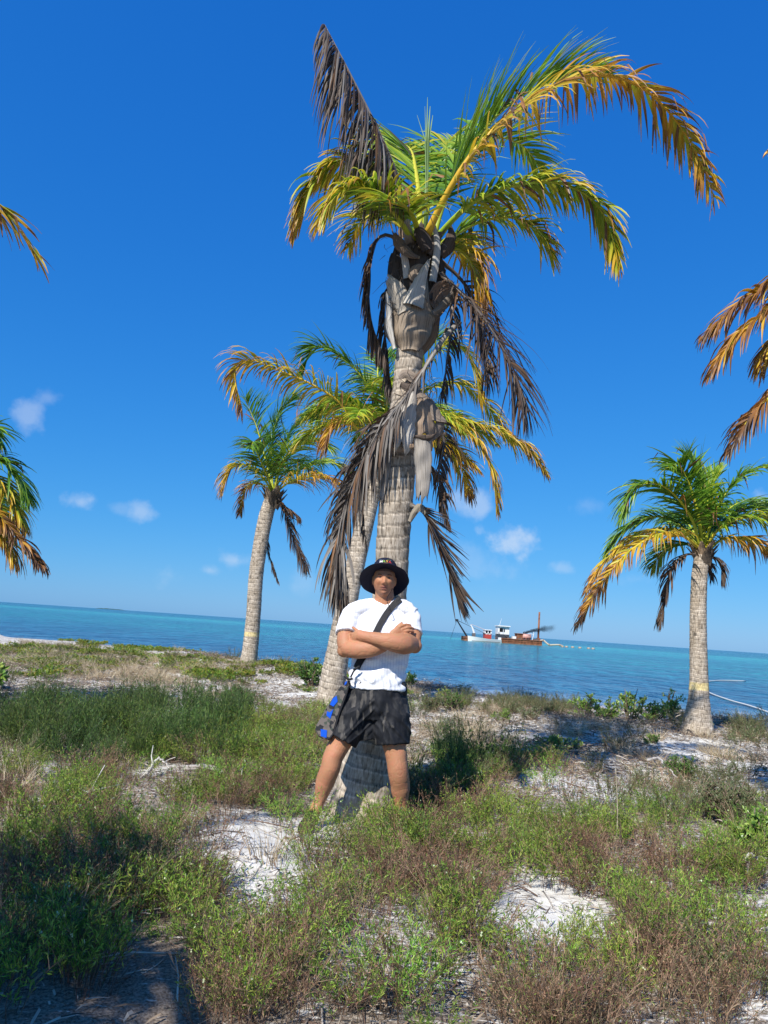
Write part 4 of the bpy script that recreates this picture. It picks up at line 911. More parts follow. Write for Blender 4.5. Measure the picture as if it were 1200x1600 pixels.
# seagrass litter: short dry strips and sticks lying on the sand
def litter_mesh(k):
    r = np.random.default_rng(900 + k); V = []; F = []; C = []; n = 0
    for _ in range(46):
        a = r.normal() * .5 + .1; p = np.array((r.normal() * .16, r.normal() * .12, .006 + .012 * r.random())); l = .02 + .07 * r.random() ** 2; w = .0016 + .0016 * r.random()
        d = np.array((math.cos(a), math.sin(a), r.normal() * .12)); s = np.array((-math.sin(a), math.cos(a), r.normal() * .4)) * w; m = p + d * l * .5 + np.array((0, 0, .006 * r.random()))
        c = np.array([(.16, .11, .07), (.28, .21, .14), (.09, .065, .05), (.42, .36, .28)][r.integers(4)])
        V += [p - s, p + s, m + s, m - s, p + d * l + s * .3, p + d * l - s * .3]; F += [(n, n + 1, n + 2, n + 3), (n + 3, n + 2, n + 4, n + 5)]; C += [c] * 6; n += 6
    return make_mesh('litter', V, F, C, None, False)
n = 8000; y = np.sqrt(rs.uniform(2.2 ** 2, 20 ** 2, n)); x = rs.uniform(-1, 1, n) * (.56 * y + .6)
nv = np.array([noise.noise(Vector((a * .9, b * 1.6, 4))) for a, b in zip(x, y)])
k = (rs.random(n) < np.clip(.40 + nv * 1.2 + (y > 6) * .25, .05, 1)) & (shore(x) - y > .3)
scatter('seagrass_litter', 'dry brown seagrass strips and sticks lying on the white sand', litter_mesh, np.stack((x, y, rs.uniform(.8, 1.6, n) * np.where(y > 8, 1.5, 1), np.ones(n)), 1)[k], M_TWIG, 6)

# ------------------------------------------------------------------ the man
YB = 5.42
kpx = depth(P(600, 1050, YB)) / FPX
def Q(px, py, dy=0.0): return P(px, py, YB + dy)
def voxel_union(mb, voxel, smooth_it=3, smooth_f=.5):
    """one continuous closed surface out of overlapping closed volumes"""
    me = mb.mesh('tmp'); o = bpy.data.objects.new('tmp', me); COL.objects.link(o)
    r = o.modifiers.new('r', 'REMESH'); r.mode = 'VOXEL'; r.voxel_size = voxel
    if smooth_it:
        s = o.modifiers.new('s', 'SMOOTH'); s.factor = smooth_f; s.iterations = smooth_it
    dg = bpy.context.evaluated_depsgraph_get(); dg.update()
    ev = o.evaluated_get(dg); out = bpy.data.meshes.new_from_object(ev)
    n = len(out.vertices); V = np.zeros(n * 3, np.float32); out.vertices.foreach_get('co', V)
    F = [tuple(p.vertices) for p in out.polygons]
    bpy.data.objects.remove(o); bpy.data.meshes.remove(me); bpy.data.meshes.remove(out)
    return V.reshape(-1, 3).astype(float), F
def vnormals(V, F):
    me = make_mesh('n', V, F); n = np.zeros(len(V) * 3, np.float32); me.vertices.foreach_get('normal', n) if hasattr(me.vertices[0], 'normal') else None
    bpy.data.meshes.remove(me); return n.reshape(-1, 3)
def wrinkle(V, F, amp, fn):
    me = make_mesh('n', V, F); n = np.zeros(len(V) * 3, np.float32); me.vertex_normals.foreach_get('vector', n); bpy.data.meshes.remove(me)
    n = n.reshape(-1, 3); return V + n * np.array([fn(v) for v in V])[:, None] * amp
def limb(mb, pts, rx, rd=None, sides=20, n=18, ref=(1, 0, 0)):
    pts = np.array(pts, float); m = len(pts)
    rx = np.interp(np.linspace(0, m - 1, n), range(m), np.array(rx, float) * kpx); rd = rx if rd is None else np.interp(np.linspace(0, m - 1, n), range(m), rd)
    pp = catmull(pts, n); tube(mb, pp, rx, sides, (.5, .5, .5), rd, ref=ref)
    for e, k in ((0, -1), (-1, 1)):                    # rounded ends
        pass
def ball(mb, c, s, n=16):
    th = np.linspace(0, math.pi, n + 1)[1:-1]; ph = np.linspace(0, 2 * math.pi, 2 * n, endpoint=False)
    V = [(0, 0, 1)] + [(math.sin(a) * math.cos(b), math.sin(a) * math.sin(b), math.cos(a)) for a in th for b in ph] + [(0, 0, -1)]
    V = np.array(V) * np.array(s) + np.array(c); m = 2 * n; F = [(0, 1 + j, 1 + (j + 1) % m) for j in range(m)]
    for i in range(len(th) - 1): F += [(1 + i * m + j, 1 + (i + 1) * m + j, 1 + (i + 1) * m + (j + 1) % m, 1 + i * m + (j + 1) % m) for j in range(m)]
    e = 1 + (len(th) - 1) * m; F += [(len(V) - 1, e + (j + 1) % m, e + j) for j in range(m)]
    mb.add(V, F)
man = thing('person', 'man in white T-shirt and dark shorts, arms folded, leaning on the palm', 'person', (Q(565, 1290)[0], 5.35, gz(Q(565, 1290)[0], 5.35)))
HC = Q(600.5, 906, -.02)                               # centre of the head
def head_mesh(mb):
    nu, nv = 110, 90
    u = np.linspace(0, 2 * math.pi, nu, endpoint=False); v = np.linspace(0, math.pi, nv)
    Uu, Vv = np.meshgrid(u, v); x = np.sin(Vv) * np.sin(Uu); y = -np.sin(Vv) * np.cos(Uu); z = np.cos(Vv)
    X = x * .078; Y = y * .100; Z = z * .126
    low = np.clip(-z, 0, 1)
    X = X * (1 - .22 * low ** 2.4); Y = np.where(y > 0, Y * (1 - .45 * low ** 1.2), Y * (1 - .10 * low)) ; X = X * (1 - .06 * np.clip(z, 0, 1))
    Y = np.where(Y < 0, np.sign(Y) * np.abs(Y / .096) ** .86 * .092, Y)
    f = (Y < 0) * 1.0
    g = lambda a, s: np.exp(-(a / s) ** 2)
    nose = .024 * g(X, .0125) * np.where(Z > -.026, g(Z + .026, .030), g(Z + .026, .009)) + .008 * g(np.abs(X) - .012, .007) * g(Z + .030, .008)
    d = nose + .007 * g(Z - .030, .010) * g(X, .05) - .013 * g(np.abs(X) - .031, .014) * g(Z - .012, .011) + .008 * g(np.abs(X) - .040, .018) * g(Z + .018, .018)
    d += .007 * g(X, .022) * g(Z + .053, .006) + .006 * g(X, .018) * g(Z + .067, .006) - .005 * g(X, .026) * g(Z + .060, .0035) + .010 * g(X, .022) * g(Z + .096, .016) - .004 * g(X, .024) * g(Z + .080, .007)
    d -= .004 * g(np.abs(X) - .030 - (-.035 - Z) * .25, .006) * g(Z + .048, .02)
    Y = Y - d * f
    V = np.stack((X, Y, Z), -1).reshape(-1, 3) + HC
    F = [(i * nu + j, (i + 1) * nu + j, (i + 1) * nu + (j + 1) % nu, i * nu + (j + 1) % nu) for i in range(nv - 1) for j in range(nu)]
    mb.add(V, F)
    for s in (-1, 1):
        ball(mb, HC + np.array((s * .076, .012, -.008)), (.010, .020, .032), 10); ball(mb, HC + np.array((s * .081, .018, .004)), (.006, .015, .018), 8)
b = MB(); head_mesh(b)
limb(b, [Q(602, 960, .05), Q(602, 948, .03), Q(601, 934, .015), Q(600, 915, .01)], [22, 16, 15, 14], [.075, .068, .064, .060])
limb(b, [Q(556, 956, .03), Q(580, 948, .04), Q(602, 944, .04), Q(624, 948, .04), Q(642, 957, .03)], [9, 10, 12, 10, 9], [.05, .06, .06, .06, .05], ref=(0, 0, 1))
# torso (inside the shirt and shorts)
limb(b, [Q(588, 1118, .0), Q(588, 1100, .0), Q(591, 1060, -.01), Q(596, 1020, .0), Q(599, 985, .02), Q(601, 962, .04), Q(602, 950, .045)], [22, 34, 34, 35, 40, 38, 20], [.05, .09, .095, .095, .10, .09, .07])
# legs
LA, RA = Q(490, 1272, -.08), Q(629, 1272, -.02)
LA[2] = gz(LA[0], LA[1]) + .085; RA[2] = gz(RA[0], RA[1]) + .085
limb(b, [Q(566, 1100, -.02), Q(545, 1135, -.05), Q(532, 1160, -.07), Q(521, 1182, -.085), Q(516, 1200, -.09), Q(508, 1222, -.07), Q(501, 1245, -.06), Q(492, 1268, -.07), LA], [27, 24, 21.5, 17, 15.3, 15.2, 13.6, 9.0, 8.6], [.10, .095, .088, .078, .073, .072, .062, .046, .045], 24, 40)
limb(b, [Q(609, 1100, -.02), Q(613, 1135, -.05), Q(616, 1163, -.07), Q(620, 1186, -.08), Q(622, 1205, -.085), Q(625, 1225, -.06), Q(626, 1245, -.04), Q(628, 1268, -.03), RA], [27, 24, 21.5, 17.5, 16.0, 15.4, 14.6, 10, 8.6], [.10, .095, .088, .078, .074, .072, .066, .048, .045], 24, 40)
for kn in (Q(517, 1191, -.135), Q(621, 1199, -.13)): ball(b, kn + np.array((0, .014, 0)), (.046, .034, .046), 12)
for cf_ in (Q(506, 1224, -.02), Q(627, 1228, -.0)): ball(b, cf_, (.055, .055, .11), 12)
for A, sx in ((LA, -.22), (RA, .25)):
    d = nrm(np.array((sx, -1, 0))); g = gz(A[0], A[1])
    limb(b, [A + np.array((0, .03, -.035)), np.array((*(A + d * .05)[:2], g + .05)), np.array((*(A + d * .12)[:2], g + .035)), np.array((*(A + d * .19)[:2], g + .025))], [8, 9, 9.5, 7], [.042, .034, .024, .014], 16, 14)
# his right arm (left in the picture): elbow out, forearm under the other one, hand on the other upper arm
Ls, Le, Rs_, Re = Q(549, 966, .02), Q(541, 1013, -.10), Q(643, 968, .02), Q(645, 1006, -.08)
limb(b, [Q(560, 960, .03), Ls, Q(543, 985, -.03), Q(540, 1000, -.07), Le], [10, 13, 13.8, 14, 12.5], [.05, .060, .062, .060, .055], 20, 20)
limb(b, [Q(538, 1006, -.07), Le, Q(557, 1015, -.17), Q(580, 1014, -.20), Q(600, 1008, -.20), Q(614, 1000, -.17)], [9, 13, 14.0, 12.5, 10, 7.5], [.045, .055, .058, .052, .042, .032], 20, 24, ref=(0, 0, 1))
ball(b, Q(538, 1016, -.09), (.050, .048, .050), 12)
# palm and four fingers of that hand over the other upper arm
limb(b, [Q(610, 1003, -.17), Q(618, 994, -.165), Q(627, 985, -.165)], [8, 11, 9.5], [.025, .020, .016], 14, 12, ref=(0, 0, 1))
for k, (a, c, e) in enumerate([((624, 980), (632, 976), (640, 976.5)), ((627, 984), (636, 980.5), (644, 981)), ((628, 988), (637, 985.5), (644.5, 986.5)), ((627, 992), (634, 990.5), (641, 991.5))]):
    limb(b, [Q(*a, -.165), Q(*c, -.172), Q(*e, -.150), Q(e[0] + 2, e[1] + 1, -.135)], [2.3, 2.2, 2.0, 1.6], None, 10, 14)
limb(b, [Q(616, 986, -.16), Q(622, 978, -.16), Q(629, 972.5, -.155)], [2.6, 2.3, 1.9], None, 10, 10)
# his left arm: forearm in front, hand tucked behind the other upper arm
limb(b, [Q(632, 960, .03), Rs_, Q(645, 985, -.03), Re], [10, 12.5, 13.6, 13], [.05, .056, .060, .056], 20, 20)
limb(b, [Q(648, 1003, -.05), Re, Q(632, 1006, -.20), Q(610, 1003, -.245), Q(588, 998, -.245), Q(568, 994, -.215), Q(560, 992, -.195)], [10, 14, 16.0, 14.5, 11, 8.5, 8], [.045, .058, .060, .054, .042, .032, .028], 22, 28, ref=(0, 0, 1))
ball(b, Q(648, 1009, -.09), (.050, .048, .052), 12)
limb(b, [Q(568, 995, -.215), Q(559, 994, -.185), Q(552, 997, -.15)], [9, 9.5, 7], [.026, .022, .016], 14, 12, ref=(0, 0, 1))
for k in range(4):
    limb(b, [Q(556, 989 + 4.2 * k, -.165), Q(549, 991 + 4.2 * k, -.12), Q(546, 993 + 4.2 * k, -.07)], [2.3, 2.2, 1.8], None, 10, 10)
limb(b, [Q(563, 989, -.19), Q(556, 984, -.16), Q(551, 980, -.12)], [2.7, 2.4, 2.0], None, 10, 10)
V, F = voxel_union(b, .0045, 2, .5)
SK = np.array((.44, .20, .105)); C = np.tile(SK, (len(V), 1))
nn_ = np.array([noise.noise(Vector(v * 9)) for v in V]); C *= (1 + .16 * nn_)[:, None]; n3_ = np.array([noise.noise(Vector(v * 31)) for v in V]); C[:, 0] *= 1 + .06 * n3_; C[:, 1] *= 1 - .07 * n3_
h = V - HC; inh = (np.abs(h[:, 0]) < .1) & (np.abs(h[:, 2]) < .13) & (np.abs(h[:, 1]) < .15)
g = lambda a, s: np.exp(-(a / s) ** 2)
lips = inh * (h[:, 1] < -.06) * g(h[:, 0], .022) * np.maximum(g(h[:, 2] + .053, .006), g(h[:, 2] + .067, .006)); lips = np.clip(lips * 1.4, 0, 1)[:, None]
C = C * (1 - lips) + np.array((.36, .13, .10)) * lips
stub = (inh * (h[:, 1] < .03) * np.clip(g(h[:, 2] + .085, .040) * 1.0, 0, 1) * (h[:, 2] < -.035))[:, None] * .30; C = C * (1 - stub) + np.array((.20, .13, .10)) * stub
hair = (inh * ((h[:, 2] > .055) | ((h[:, 1] > .02) & (h[:, 2] > -.05))))[:, None] * .75; C = C * (1 - hair) + np.array((.05, .035, .03)) * hair
slit = (inh * (h[:, 1] < -.06) * g(h[:, 0], .024) * g(h[:, 2] + .060, .0032))[:, None] * .8; C = C * (1 - slit) + np.array((.10, .03, .025)) * slit
m_skin, t_, b_ = mat('skin'); a_ = N(t_, 'ShaderNodeAttribute', attribute_name='Col'); t_.links.new(a_.outputs['Color'], b_.inputs['Base Color'])
b_.inputs['Roughness'].default_value = .58; b_.inputs['Specular IOR Level'].default_value = .35; b_.inputs['Subsurface Weight'].default_value = .12; b_.inputs['Subsurface Scale'].default_value = .02; b_.inputs['Subsurface Radius'].default_value = (1, .35, .2)
def mus(v):
    q = Vector(v); return noise.noise(Vector((v[0] * 13, v[1] * 13, v[2] * 17))) * .8 - max(0, 1 - abs(noise.noise(Vector((v[0] * 16 + 4, v[1] * 12, v[2] * 26)))) * 9) * .5
V2 = wrinkle(V, F, .0026, mus); keep_ = inh[:, None]; V = np.where(keep_, V, V2)
tcs = N(t_, 'ShaderNodeTexCoord'); ns_ = N(t_, 'ShaderNodeTexNoise'); ns_.inputs['Scale'].default_value = 120; ns_.inputs['Detail'].default_value = 5; t_.links.new(tcs.outputs['Object'], ns_.inputs['Vector'])
bs_ = N(t_, 'ShaderNodeBump'); bs_.inputs['Strength'].default_value = .35; bs_.inputs['Distance'].default_value = .003; t_.links.new(ns_.outputs['Fac'], bs_.inputs['Height']); t_.links.new(bs_.outputs[0], b_.inputs['Normal'])
link('body', make_mesh('body', V, F, C, m_skin), man)
M_EYE = attr_mat('eyes', .2, .5)
for s in (-1, 1):
    e = MB(); c = HC + np.array((s * .0305, -.073, .011)); ball(e, c, (.0125, .0125, .0045), 10)
    v = e.V[0]; cc = np.where((np.hypot(v[:, 0] - c[0] + .001, v[:, 2] - c[2]) < .0055)[:, None], np.array((.03, .02, .015)), np.array((.38, .30, .27))); e.C = [cc]
    e.build('eye', M_EYE, man)
    e = MB(); tube(e, [HC + np.array((s * a, y, z)) for a, y, z in ((.013, -.0925, .026), (.026, -.0935, .0305), (.040, -.085, .031), (.050, -.073, .026))], [.002, .0036, .003, .0015], 6, (.035, .022, .015)); e.build('eyebrow', M_TWIG, man)

def cloth_mat(name, col, bump=.4, pattern=None):
    m, t, b = mat(name); tc = N(t, 'ShaderNodeTexCoord'); b.inputs['Roughness'].default_value = .85; b.inputs['Specular IOR Level'].default_value = .15
    n = N(t, 'ShaderNodeTexNoise'); n.inputs['Scale'].default_value = 260; t.links.new(tc.outputs['Object'], n.inputs['Vector'])
    bp = N(t, 'ShaderNodeBump'); bp.inputs['Strength'].default_value = bump; bp.inputs['Distance'].default_value = .002; t.links.new(n.outputs['Fac'], bp.inputs['Height']); t.links.new(bp.outputs[0], b.inputs['Normal'])
    b.inputs['Base Color'].default_value = (*col, 1)
    if pattern: pattern(m, t, b, tc)
    return m
def shirt_pat(m, t, b, tc):       # faint broken vertical pinstripes
    br = N(t, 'ShaderNodeTexBrick'); mp = N(t, 'ShaderNodeMapping'); t.links.new(tc.outputs['Object'], mp.inputs[0]); mp.inputs['Rotation'].default_value = (math.pi / 2, math.pi / 2, 0)
    sx = N(t, 'ShaderNodeSeparateXYZ'); t.links.new(tc.outputs['Object'], sx.inputs[0]); cb = N(t, 'ShaderNodeCombineXYZ'); t.links.new(sx.outputs[2], cb.inputs[0]); t.links.new(sx.outputs[0], cb.inputs[1])
    t.links.new(cb.outputs[0], br.inputs['Vector']); br.inputs['Scale'].default_value = 1; br.inputs['Brick Width'].default_value = .06; br.inputs['Row Height'].default_value = .019; br.inputs['Mortar Size'].default_value = .0012
    br.inputs['Color1'].default_value = (.83, .83, .84, 1); br.inputs['Color2'].default_value = (.80, .80, .82, 1); br.inputs['Mortar'].default_value = (.60, .61, .66, 1); t.links.new(br.outputs['Color'], b.inputs['Base Color'])
def shorts_pat(m, t, b, tc):      # charcoal cloth with lighter grey brushed blocks and dashes
    mp = N(t, 'ShaderNodeMapping'); t.links.new(tc.outputs['Object'], mp.inputs[0]); mp.inputs['Scale'].default_value = (52, 14, 13)
    v = N(t, 'ShaderNodeTexVoronoi', distance='CHEBYCHEV'); v.inputs['Scale'].default_value = 1; t.links.new(mp.outputs[0], v.inputs['Vector'])
    n = N(t, 'ShaderNodeTexNoise'); n.inputs['Scale'].default_value = 60; n.inputs['Detail'].default_value = 4; t.links.new(tc.outputs['Object'], n.inputs['Vector'])
    sp_ = N(t, 'ShaderNodeSeparateColor'); t.links.new(v.outputs['Color'], sp_.inputs[0])
    k = mathn(t, 'ADD', sp_.outputs[0], mathn(t, 'MULTIPLY', mathn(t, 'SUBTRACT', n.outputs['Fac'], .5), .25))
    t.links.new(ramp(t, k, [(.0, (.012, .013, .016)), (.62, (.020, .021, .024)), (.80, (.028, .028, .030)), (.88, (.050, .047, .043)), (1.0, (.085, .078, .07))]), b.inputs['Base Color'])
    b.inputs['Roughness'].default_value = .6
# T-shirt
b = MB()
limb(b, [Q(588, 1077, -.03), Q(589, 1062, -.025), Q(591, 1045, -.015), Q(595, 1020, .0), Q(598, 1000, .01), Q(600, 982, .02), Q(601, 966, .03), Q(602, 955, .04), Q(602.5, 947, .045), Q(603, 941, .05)],
     [46, 44.5, 43, 43, 46, 50, 50, 46, 36, 22], [.135, .132, .125, .122, .125, .132, .128, .118, .095, .078], 40, 40)
limb(b, [Q(546, 956, .02), Q(560, 952, .03), Q(580, 948, .04), Q(602, 948, .045), Q(624, 948, .04), Q(638, 953, .03), Q(648, 959, .02)], [11, 14, 13, 12, 13, 13, 10], [.07, .085, .085, .08, .085, .085, .07], 24, 30, ref=(0, 0, 1))
limb(b, [Q(568, 955, .04), Q(549, 963, .02), Q(543, 978, -.015), Q(541, 991, -.05)], [13, 16.5, 16, 17], [.06, .074, .076, .080], 24, 20)
limb(b, [Q(634, 957, .04), Q(642, 966, .02), Q(643.5, 980, -.015), Q(644, 991, -.045)], [13, 16, 15.8, 16.4], [.06, .074, .076, .078], 24, 20)
tube(b, [Q(602, 944.5, .035) + np.array((math.cos(a) * .080, math.sin(a) * .078, .010 * math.sin(a))) for a in np.linspace(0, 2 * math.pi, 48)], .011, 10, cap=True)
V, F = voxel_union(b, .0055, 5, .6)
zb = Q(590, 1010)[2]; za = Q(590, 975)[2]
def wf(v):
    lo = max(0, min(1, (zb - v[2]) / .12)); q = Vector(v)
    a = noise.noise(Vector((v[0] * 7 + v[2] * 9, v[1] * 5, v[2] * 22 - v[0] * 12))) * (.5 + 1.1 * lo)        # pulled folds across the belly
    c = noise.noise(Vector((v[0] * 26, v[1] * 10, v[2] * 7 + 3))) * (1 - lo) * .8
    r = 1 - abs(noise.noise(Vector((v[0] * 9 - v[2] * 6, v[1] * 4 + 5, v[2] * 16 + v[0] * 13)))) * 3
    return a + c + max(0, r) * .7 * (.4 + lo)
V = wrinkle(V, F, .0085, wf)
# the hem: cut and let it slope like in the photograph
shirt_me = make_mesh('t_shirt', V, F, None, cloth_mat('white_cotton', (.82, .82, .83), .3, shirt_pat)); shirt = link('t_shirt', shirt_me, man)
bvh_shirt = BVHTree.FromPolygons([tuple(v) for v in V], F)
# shorts
b = MB()
limb(b, [Q(590, 1063, -.02), Q(589, 1075, -.02), Q(586, 1092, -.02), Q(583, 1108, -.02), Q(583, 1122, -.02)], [42, 46, 54, 58, 52], [.125, .13, .14, .14, .12], 40, 24)
limb(b, [Q(561, 1095, -.02), Q(549, 1125, -.045), Q(540, 1143, -.06), Q(533, 1156, -.07)], [28, 27.5, 26, 25], [.125, .125, .118, .115], 30, 26)
limb(b, [Q(608, 1095, -.02), Q(611, 1125, -.045), Q(612, 1145, -.06), Q(613, 1163, -.07)], [29, 29, 28, 27], [.125, .125, .118, .115], 30, 26)
limb(b, [Q(570, 1118, -.01), Q(573, 1138, -.02), Q(575, 1154, -.02)], [22, 20, 17], [.10, .095, .09], 24, 16)
V, F = voxel_union(b, .006, 4, .6)
def sf(v):
    a = 1 - abs(noise.noise(Vector((v[0] * 6, v[1] * 5, v[2] * 15 + abs(v[0] - Q(585, 1100)[0]) * 16)))) * 3
    return noise.noise(Vector((v[0] * 14, v[1] * 9, v[2] * 20))) * .6 + max(0, a) * 1.1 + .7 * noise.noise(Vector((v[0] * 30, v[1] * 20, v[2] * 6)))
zh = Q(575, 1160)[2]; sf_ = sf
def sf(v): return sf_(v) * min(1, .25 + max(0, (v[2] - zh) / .12))
V = wrinkle(V, F, .010, sf)
link('shorts', make_mesh('shorts', V, F, None, cloth_mat('charcoal_cloth', (.02, .02, .023), .3, shorts_pat)), man)
# hat, tipped back on the head
M_HAT = simple_mat('navy_hat_cloth', (.012, .014, .030), .8, .2, 0, .2, 60, .3, 200)
hat = thing('sun_hat', "wide brimmed dark navy hat with a bright print, worn on the man's head", 'hat', HC + np.array((0, 0, .08)))
tilt = rad(31); hu = np.array((0, math.sin(tilt), math.cos(tilt))); hv = np.array((0, math.cos(tilt), -math.sin(tilt))); hx = np.array((1., 0, 0)); H0 = HC + np.array((0, .012, .028))
def hatp(r, a, z, ex=1.0):
    w = max(0, (r - .09) / .09); sn = math.sin(a)
    rr_ = r * (1 + w * (.10 * sn * sn if sn < 0 else .08 * sn * sn)); z = z - w * (.018 if sn < 0 else .034) * sn * sn
    return H0 + hx * rr_ * math.cos(a) * ex + hv * rr_ * sn + hu * z
def lathe_hat(name, prof, mt):
    b = MB(); n = 64; V = []
    for (r, z) in prof:
        for j in range(n):
            a = 2 * math.pi * j / n; wob = (noise.noise(Vector((math.cos(a) * 1.4, math.sin(a) * 1.4, 2))) * .012 + .018 * -abs(math.cos(a)) ** 2) * max(0, (r - .09) / .08)
            V.append(hatp(r, a, z + wob, .97))
    b.add(V, [(i * n + j, i * n + (j + 1) % n, (i + 1) * n + (j + 1) % n, (i + 1) * n + j) for i in range(len(prof) - 1) for j in range(n)]); return b.build(name, mt, hat)
lathe_hat('brim', [(.080, .003), (.10, .000), (.13, -.003), (.172, -.009), (.179, -.011), (.180, -.015), (.172, -.014), (.13, -.008), (.10, -.006), (.080, -.004)], M_HAT)
lathe_hat('crown', [(.089, -.003), (.0895, .03), (.088, .065), (.083, .090), (.072, .108), (.055, .120), (.03, .127), (.001, .129)], M_HAT)
# printed lettering on the front of the crown
cols = [(.75, .75, .70), (.25, .45, .08), (.80, .40, .05), (.60, .06, .05), (.12, .30, .45)]
tb_ = bpy.data.curves.new('t', 'FONT')
def word(txt, size, z, cs, a0, a1):
    for i, ch in enumerate(txt):
        tb_.body = ch; tb_.size = size; tb_.align_x = 'CENTER'; tb_.offset = size * .012
        o = bpy.data.objects.new('t', tb_); COL.objects.link(o); dg = bpy.context.evaluated_depsgraph_get(); dg.update(); me = bpy.data.meshes.new_from_object(o.evaluated_get(dg)); bpy.data.objects.remove(o)
        v = np.array([q.co[:] for q in me.vertices]); F = [tuple(p.vertices) for p in me.polygons]; bpy.data.meshes.remove(me)
        ac = a0 + (a1 - a0) * (i / (len(txt) - 1)); W = [hatp(.0905 - max(0, z + y - .055) * .22 - max(0, z + y - .085) * .3, -math.pi / 2 + ac + x / .088, z + y) for x, y, _ in v]
        b = MB(); b.add(W, F, cs[i % len(cs)]); b.build('letter', M_PRINT, hat, False)
M_PRINT = attr_mat('hat_print', .6, .3)
word('RIVIERA', .021, .081, [cols[4], cols[0], cols[0], cols[2], cols[1], cols[2], cols[4]], -.50, .50)
word('MAYA', .030, .054, [cols[0], cols[1], cols[2], cols[3]], -.36, .36)
# chin cord and neck cord
b = MB(); tube(b, catmull([HC + np.array(p) for p in ((.062, -.03, -.03), (.055, -.050, -.075), (.030, -.062, -.118), (.028, -.075, -.15), (.045, -.105, -.185), (.052, -.125, -.205), (.040, -.125, -.212))], 24), .0022, 6, (.02, .02, .022)); b.build('chin_cord', M_TWIG, hat)
b = MB(); tube(b, [Q(602, 944, .04) + np.array((math.cos(a) * .072, math.sin(a) * .068 - .0, -.004 - .022 * max(0, -math.sin(a)))) for a in np.linspace(0, 2 * math.pi, 40)], .0022, 5, (.12, .05, .03), cap=False); b.build('neck_cord', M_TWIG, man)
# dark low shoes
for A, sx in ((LA, -.22), (RA, .25)):
    d = nrm(np.array((sx, -1, 0))); g_ = gz(A[0], A[1]); b = MB()
    limb(b, [A + np.array((0, .055, -.035)), A + np.array((0, .03, -.030)), np.array((*(A + d * .05)[:2], g_ + .052)), np.array((*(A + d * .12)[:2], g_ + .040)), np.array((*(A + d * .20)[:2], g_ + .032)), np.array((*(A + d * .235)[:2], g_ + .026))], [5, 10, 11, 12, 11, 7], [.03, .050, .046, .036, .030, .020], 18, 18)
    b.build('shoe', simple_mat('dark_shoe', (.022, .018, .016), .7, .3, 0, .3, 40), man)
# shoulder bag
bag = thing('shoulder_bag', "blue and grey camouflage sling bag hanging at the man's hip from a black strap", 'bag', Q(515, 1120, -.12))
M_STRAP = simple_mat('black_webbing', (.018, .018, .021), .6, .3, 0, .15, 200, .4, 300)
def strap(path, hw, name):
    Vs = []
    for i, (x, y) in enumerate(path):
        t = np.array(path[min(i + 1, len(path) - 1)]) - np.array(path[max(i - 1, 0)]); t = t / np.linalg.norm(t); nn2 = np.array((-t[1], t[0]))
        row = []
        for s in (-1, 0, 1):
            q = np.array((x, y)) + nn2 * hw * s; d = pixdir(*q); hit = bvh_shirt.ray_cast(Vector(CAM), Vector(d), 20)
            tt = hit[3] if hit[3] else None; row.append((q, d, tt))
        Vs.append(row)
    ts = [r[2] for row in Vs for r in row if r[2]]
    last = ts[0]; V = []
    for row in Vs:
        m = [r[2] for r in row if r[2]]; base_t = min(m) if m else last; last = base_t
        for off_ in (.010, .006):
            for (q, d, tt) in row: V.append(CAM + d * ((tt if tt and tt < base_t + .03 else base_t) - off_))
    n = len(Vs); F = []
    for i in range(n - 1):
        for L_ in (0, 3):
            for j in (0, 1): a = i * 6 + L_ + j; F.append((a, a + 1, a + 7, a + 6))
        for j in (0, 2): a = i * 6 + j; F.append((a, a + 3, a + 9, a + 6))
    b = MB(); b.add(V, F); return b.build(name, M_STRAP, bag)
strap([(x, y) for x, y in catmull([(626, 936), (617, 943), (606, 956), (597, 970), (589, 985), (582, 1000), (577, 1012)], 28)], 4.9, 'strap')
strap([(x, y) for x, y in catmull([(571, 1020), (562, 1034), (557, 1044)], 10)], 5.6, 'strap')
b = MB(); BY = -.17
tube(b, [Q(557, 1043, BY), Q(552, 1050, BY), Q(548, 1058, BY)], [.012, .009, .014], 8, (.02, .02, .02), .006); tube(b, [Q(562, 1041, BY - .005), Q(552, 1047, BY - .005)], .008, 6, (.02, .02, .02)); tube(b, [Q(538, 1056, BY), Q(546, 1062, BY), Q(551, 1060, BY)], .009, 6, (.02, .02, .02)); b.build('buckle', M_STRAP, bag)
def camo(name, stops, sc):
    m, t, b_ = mat(name); tc = N(t, 'ShaderNodeTexCoord'); v = N(t, 'ShaderNodeTexVoronoi'); v.inputs['Scale'].default_value = sc; t.links.new(tc.outputs['Object'], v.inputs['Vector'])
    sp_ = N(t, 'ShaderNodeSeparateColor'); t.links.new(v.outputs['Color'], sp_.inputs[0]); o = ramp(t, sp_.outputs[0], stops); o.node.color_ramp.interpolation = 'CONSTANT'; t.links.new(o, b_.inputs['Base Color']); b_.inputs['Roughness'].default_value = .7; return m
def slab_px(lst, y0, y1, name, mt, parent, col=(.5, .5, .5), bulge=0):
    n = len(lst); cx_, cy_ = np.mean([p[0] for p in lst]), np.mean([p[1] for p in lst]); V = [Q(x, y, y0) for x, y in lst] + [Q(x, y, y1) for x, y in lst] + [Q(cx_ + (x - cx_) * .93, cy_ + (y - cy_) * .97, y0 - bulge) for x, y in lst]
    b = MB(); b.add(V, [(i, (i + 1) % n, n + (i + 1) % n, n + i) for i in range(n)] + [(i, (i + 1) % n, 2 * n + (i + 1) % n, 2 * n + i) for i in range(n)] + [tuple(range(2 * n, 3 * n)), tuple(range(n, 2 * n))[::-1]], col)
    return b.build(name, mt, parent, False)
